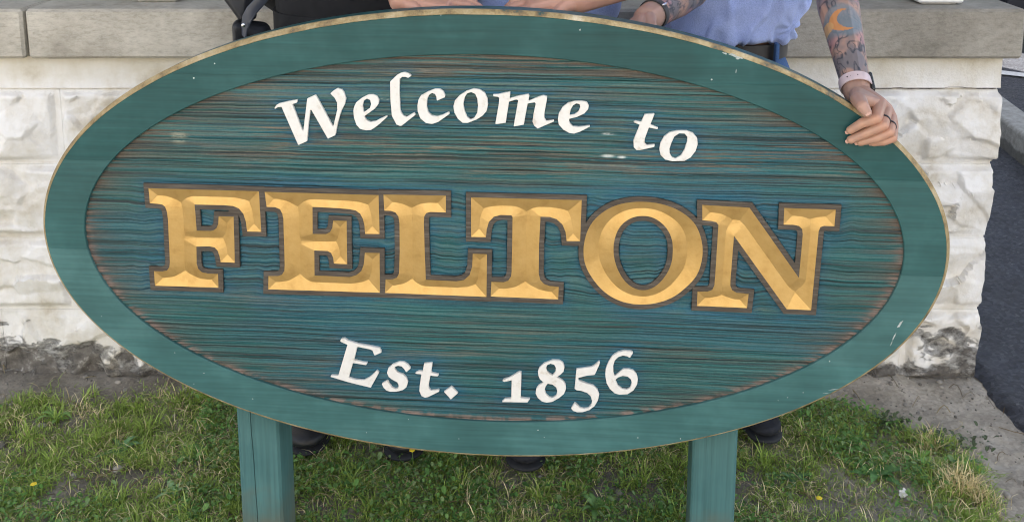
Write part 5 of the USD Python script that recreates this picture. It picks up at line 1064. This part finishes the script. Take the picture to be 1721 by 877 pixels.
face(C, hR, 0.96); hair_cap(hR, 0.96, 0.7, 14, hair_brown, C)
trousers(C, 0.50, 2.34, 0.90, 0.125, cAn, jeans, 0.975, 6)
sb = [mani(loft([(0.500, 2.335, 0.988, 0.128, 0.122), (0.502, 2.325, 1.00, 0.141, 0.136), (0.510, 2.315, 1.05, 0.147, 0.138), (0.516, 2.30, 1.09, 0.149, 0.134), (0.520, 2.28, 1.20, 0.152, 0.124), (0.520, 2.25, 1.33, 0.168, 0.112), (0.520, 2.235, 1.40, 0.13, 0.085), (0.518, 2.235, 1.45, 0.06, 0.06)], 60, 110))]
for s_ in cS: sb.append(blob((s_, 0.066), (V3(0.52 + (s_[0] - 0.52) * 0.35, 2.24, 1.385), (0.06, 0.085, 0.066)), (V3(0.52 + (s_[0] - 0.52) * 0.5, 2.25, 1.28), (0.07, 0.10, 0.05))))
for s_, e_ in zip(cS, cE): sb += chain((s_, 0.066), (s_ * 0.45 + e_ * 0.55, 0.056))
st_ = fuse(sb, 0.0065, 4)
v = np.array(st_.vertices); n_ = st_.vertex_normals
fold = 0.0200 * (fbm(v * [11, 5, 4] + [0, 0, 0], 3, 41) - 0.5) * 2 + 0.010 * np.exp(-((v[:, 2] - 1.012) / 0.022) ** 2) * (fbm(v * [30, 8, 6], 2, 42) - 0.45) * 2
rid = 1 - np.abs(2 * fbm(v * [20, 9, 6] + [0, 0, 4], 2, 43) - 1); fold += 0.0065 * (sstep(rid, 0.78, 1.0) - 0.25)
pin = np.array([0.618, 2.255, 1.03]); dv = v - pin; rr_ = np.linalg.norm(dv * [1, 1, 0.8], axis=1); an = np.arctan2(dv[:, 2], dv[:, 0])
fold += 0.005 * np.exp(-(rr_ / 0.06) ** 2) * np.cos(an * 7) - 0.006 * np.exp(-(rr_ / 0.016) ** 2)
obj("shirt", trimesh.Trimesh(v + n_ * fold[:, None], st_.faces, process=False), blue_shirt, C, smooth=True, label="loose light blue shirt with a gathered hem")
belt(C, 0.50, 2.338, 0.974, 0.131, 0.124, 0.036, belt_mat)
for a in (0.585, 0.45): obj("belt_loop", box(a - 0.004, a + 0.004, 2.204 if a > 0.5 else 2.202, 2.226, 0.948, 0.998, 0.002), jeans, C)
for i in range(2): shoe(C, cAn[i], cTo[i], navy_shoe, dark_sole, 0.044)
# wristwatch with a pink band on the right-of-picture wrist, dark bracelet on the other
pink = simple("pink_band", (0.50, 0.40, 0.41), (0.58, 0.47, 0.48), scale=40, rough=0.5); watch_dark = simple("watch_face", (0.015, 0.017, 0.017), rough=0.12)
def wrist_band(prim, name, c, axis, ra, rb, h, th_, mat_, tilt=None, lab=None):
    axis = unit(axis); s_ = unit(np.cross(axis, SN)); n_ = unit(np.cross(s_, axis)); a = np.linspace(0, 2 * np.pi, 48, endpoint=False); V_ = []
    for dr, dz in ((0, -h / 2), (th_ * 0.8, -h / 2), (th_, -h * 0.35), (th_, h * 0.35), (th_ * 0.8, h / 2), (0, h / 2)): V_.append(c + np.cos(a)[:, None] * s_ * (ra + dr) + np.sin(a)[:, None] * n_ * (rb + dr) + axis * dz)
    V_ = np.stack(V_, 1); m = 6; f = []
    for i in range(48):
        for j in range(m): p, q, r_, z_ = i * m + j, i * m + (j + 1) % m, ((i + 1) % 48) * m + j, ((i + 1) % 48) * m + (j + 1) % m; f += [(p, q, z_), (p, z_, r_)]
    k = trimesh.Trimesh(V_.reshape(-1, 3), f, process=False); k.fix_normals(); return obj(name, k, mat_, prim, smooth=40, label=lab), s_, n_
wc = cE[1] + (cW[1] - cE[1]) * 0.93
ax_ = unit(cW[1] - cE[1])
wb, s_, n_ = wrist_band(C, "watch_band", wc, ax_ + 0.10 * SZ, 0.0270, 0.0250, 0.0185, 0.0025, pink, lab="pale pink watch band")
if s_[0] < 0: s_ = -s_
wf = wc + s_ * 0.0275 - n_ * 0.004
obj("watch_case", fuse([blob((wf + ax_ * 0.016 + n_ * 0.011, 0.0045), (wf + ax_ * 0.016 - n_ * 0.011, 0.0045), (wf - ax_ * 0.016 + n_ * 0.011, 0.0045), (wf - ax_ * 0.016 - n_ * 0.011, 0.0045))], 0.003, 2), watch_dark, wb, smooth=True)
for k in range(4): obj("band_hole", tm(blob((wc - s_ * (0.018 - 0.006 * k) + n_ * (0.0225 + 0.0015 * k), 0.0012), ico=ICO1)), watch_dark, wb)
bw_, s2_, n2_ = wrist_band(C, "bracelet", cE[0] + (cW[0] - cE[0]) * 0.84, cW[0] - cE[0], 0.0275, 0.0275, 0.016, 0.003, belt_mat, lab="dark bracelet with steel plates")
bc = cE[0] + (cW[0] - cE[0]) * 0.84; bx = unit(cW[0] - cE[0])
for a in (0.25, 1.0):
    q = bc + (math.cos(a) * s2_ + math.sin(a) * n2_) * 0.0312; obj("plate", tm(blob((q - bx * 0.006, 0.0025), (q + bx * 0.006, 0.0025), ico=ICO1)), steel, bw_, smooth=30)
# rings on two fingers
ring_mat = simple("dark_ring", (0.025, 0.022, 0.025), rough=0.3, metallic=0.6)
for k, fr in (("m", 0.70), ("r", 0.62)):
    p0, p1 = JP[k][0][0], JP[k][1][0]; wrist_band(C, "ring", p0 + (p1 - p0) * fr, p1 - p0, 0.0104, 0.0104, 0.0042, 0.0012, ring_mat)
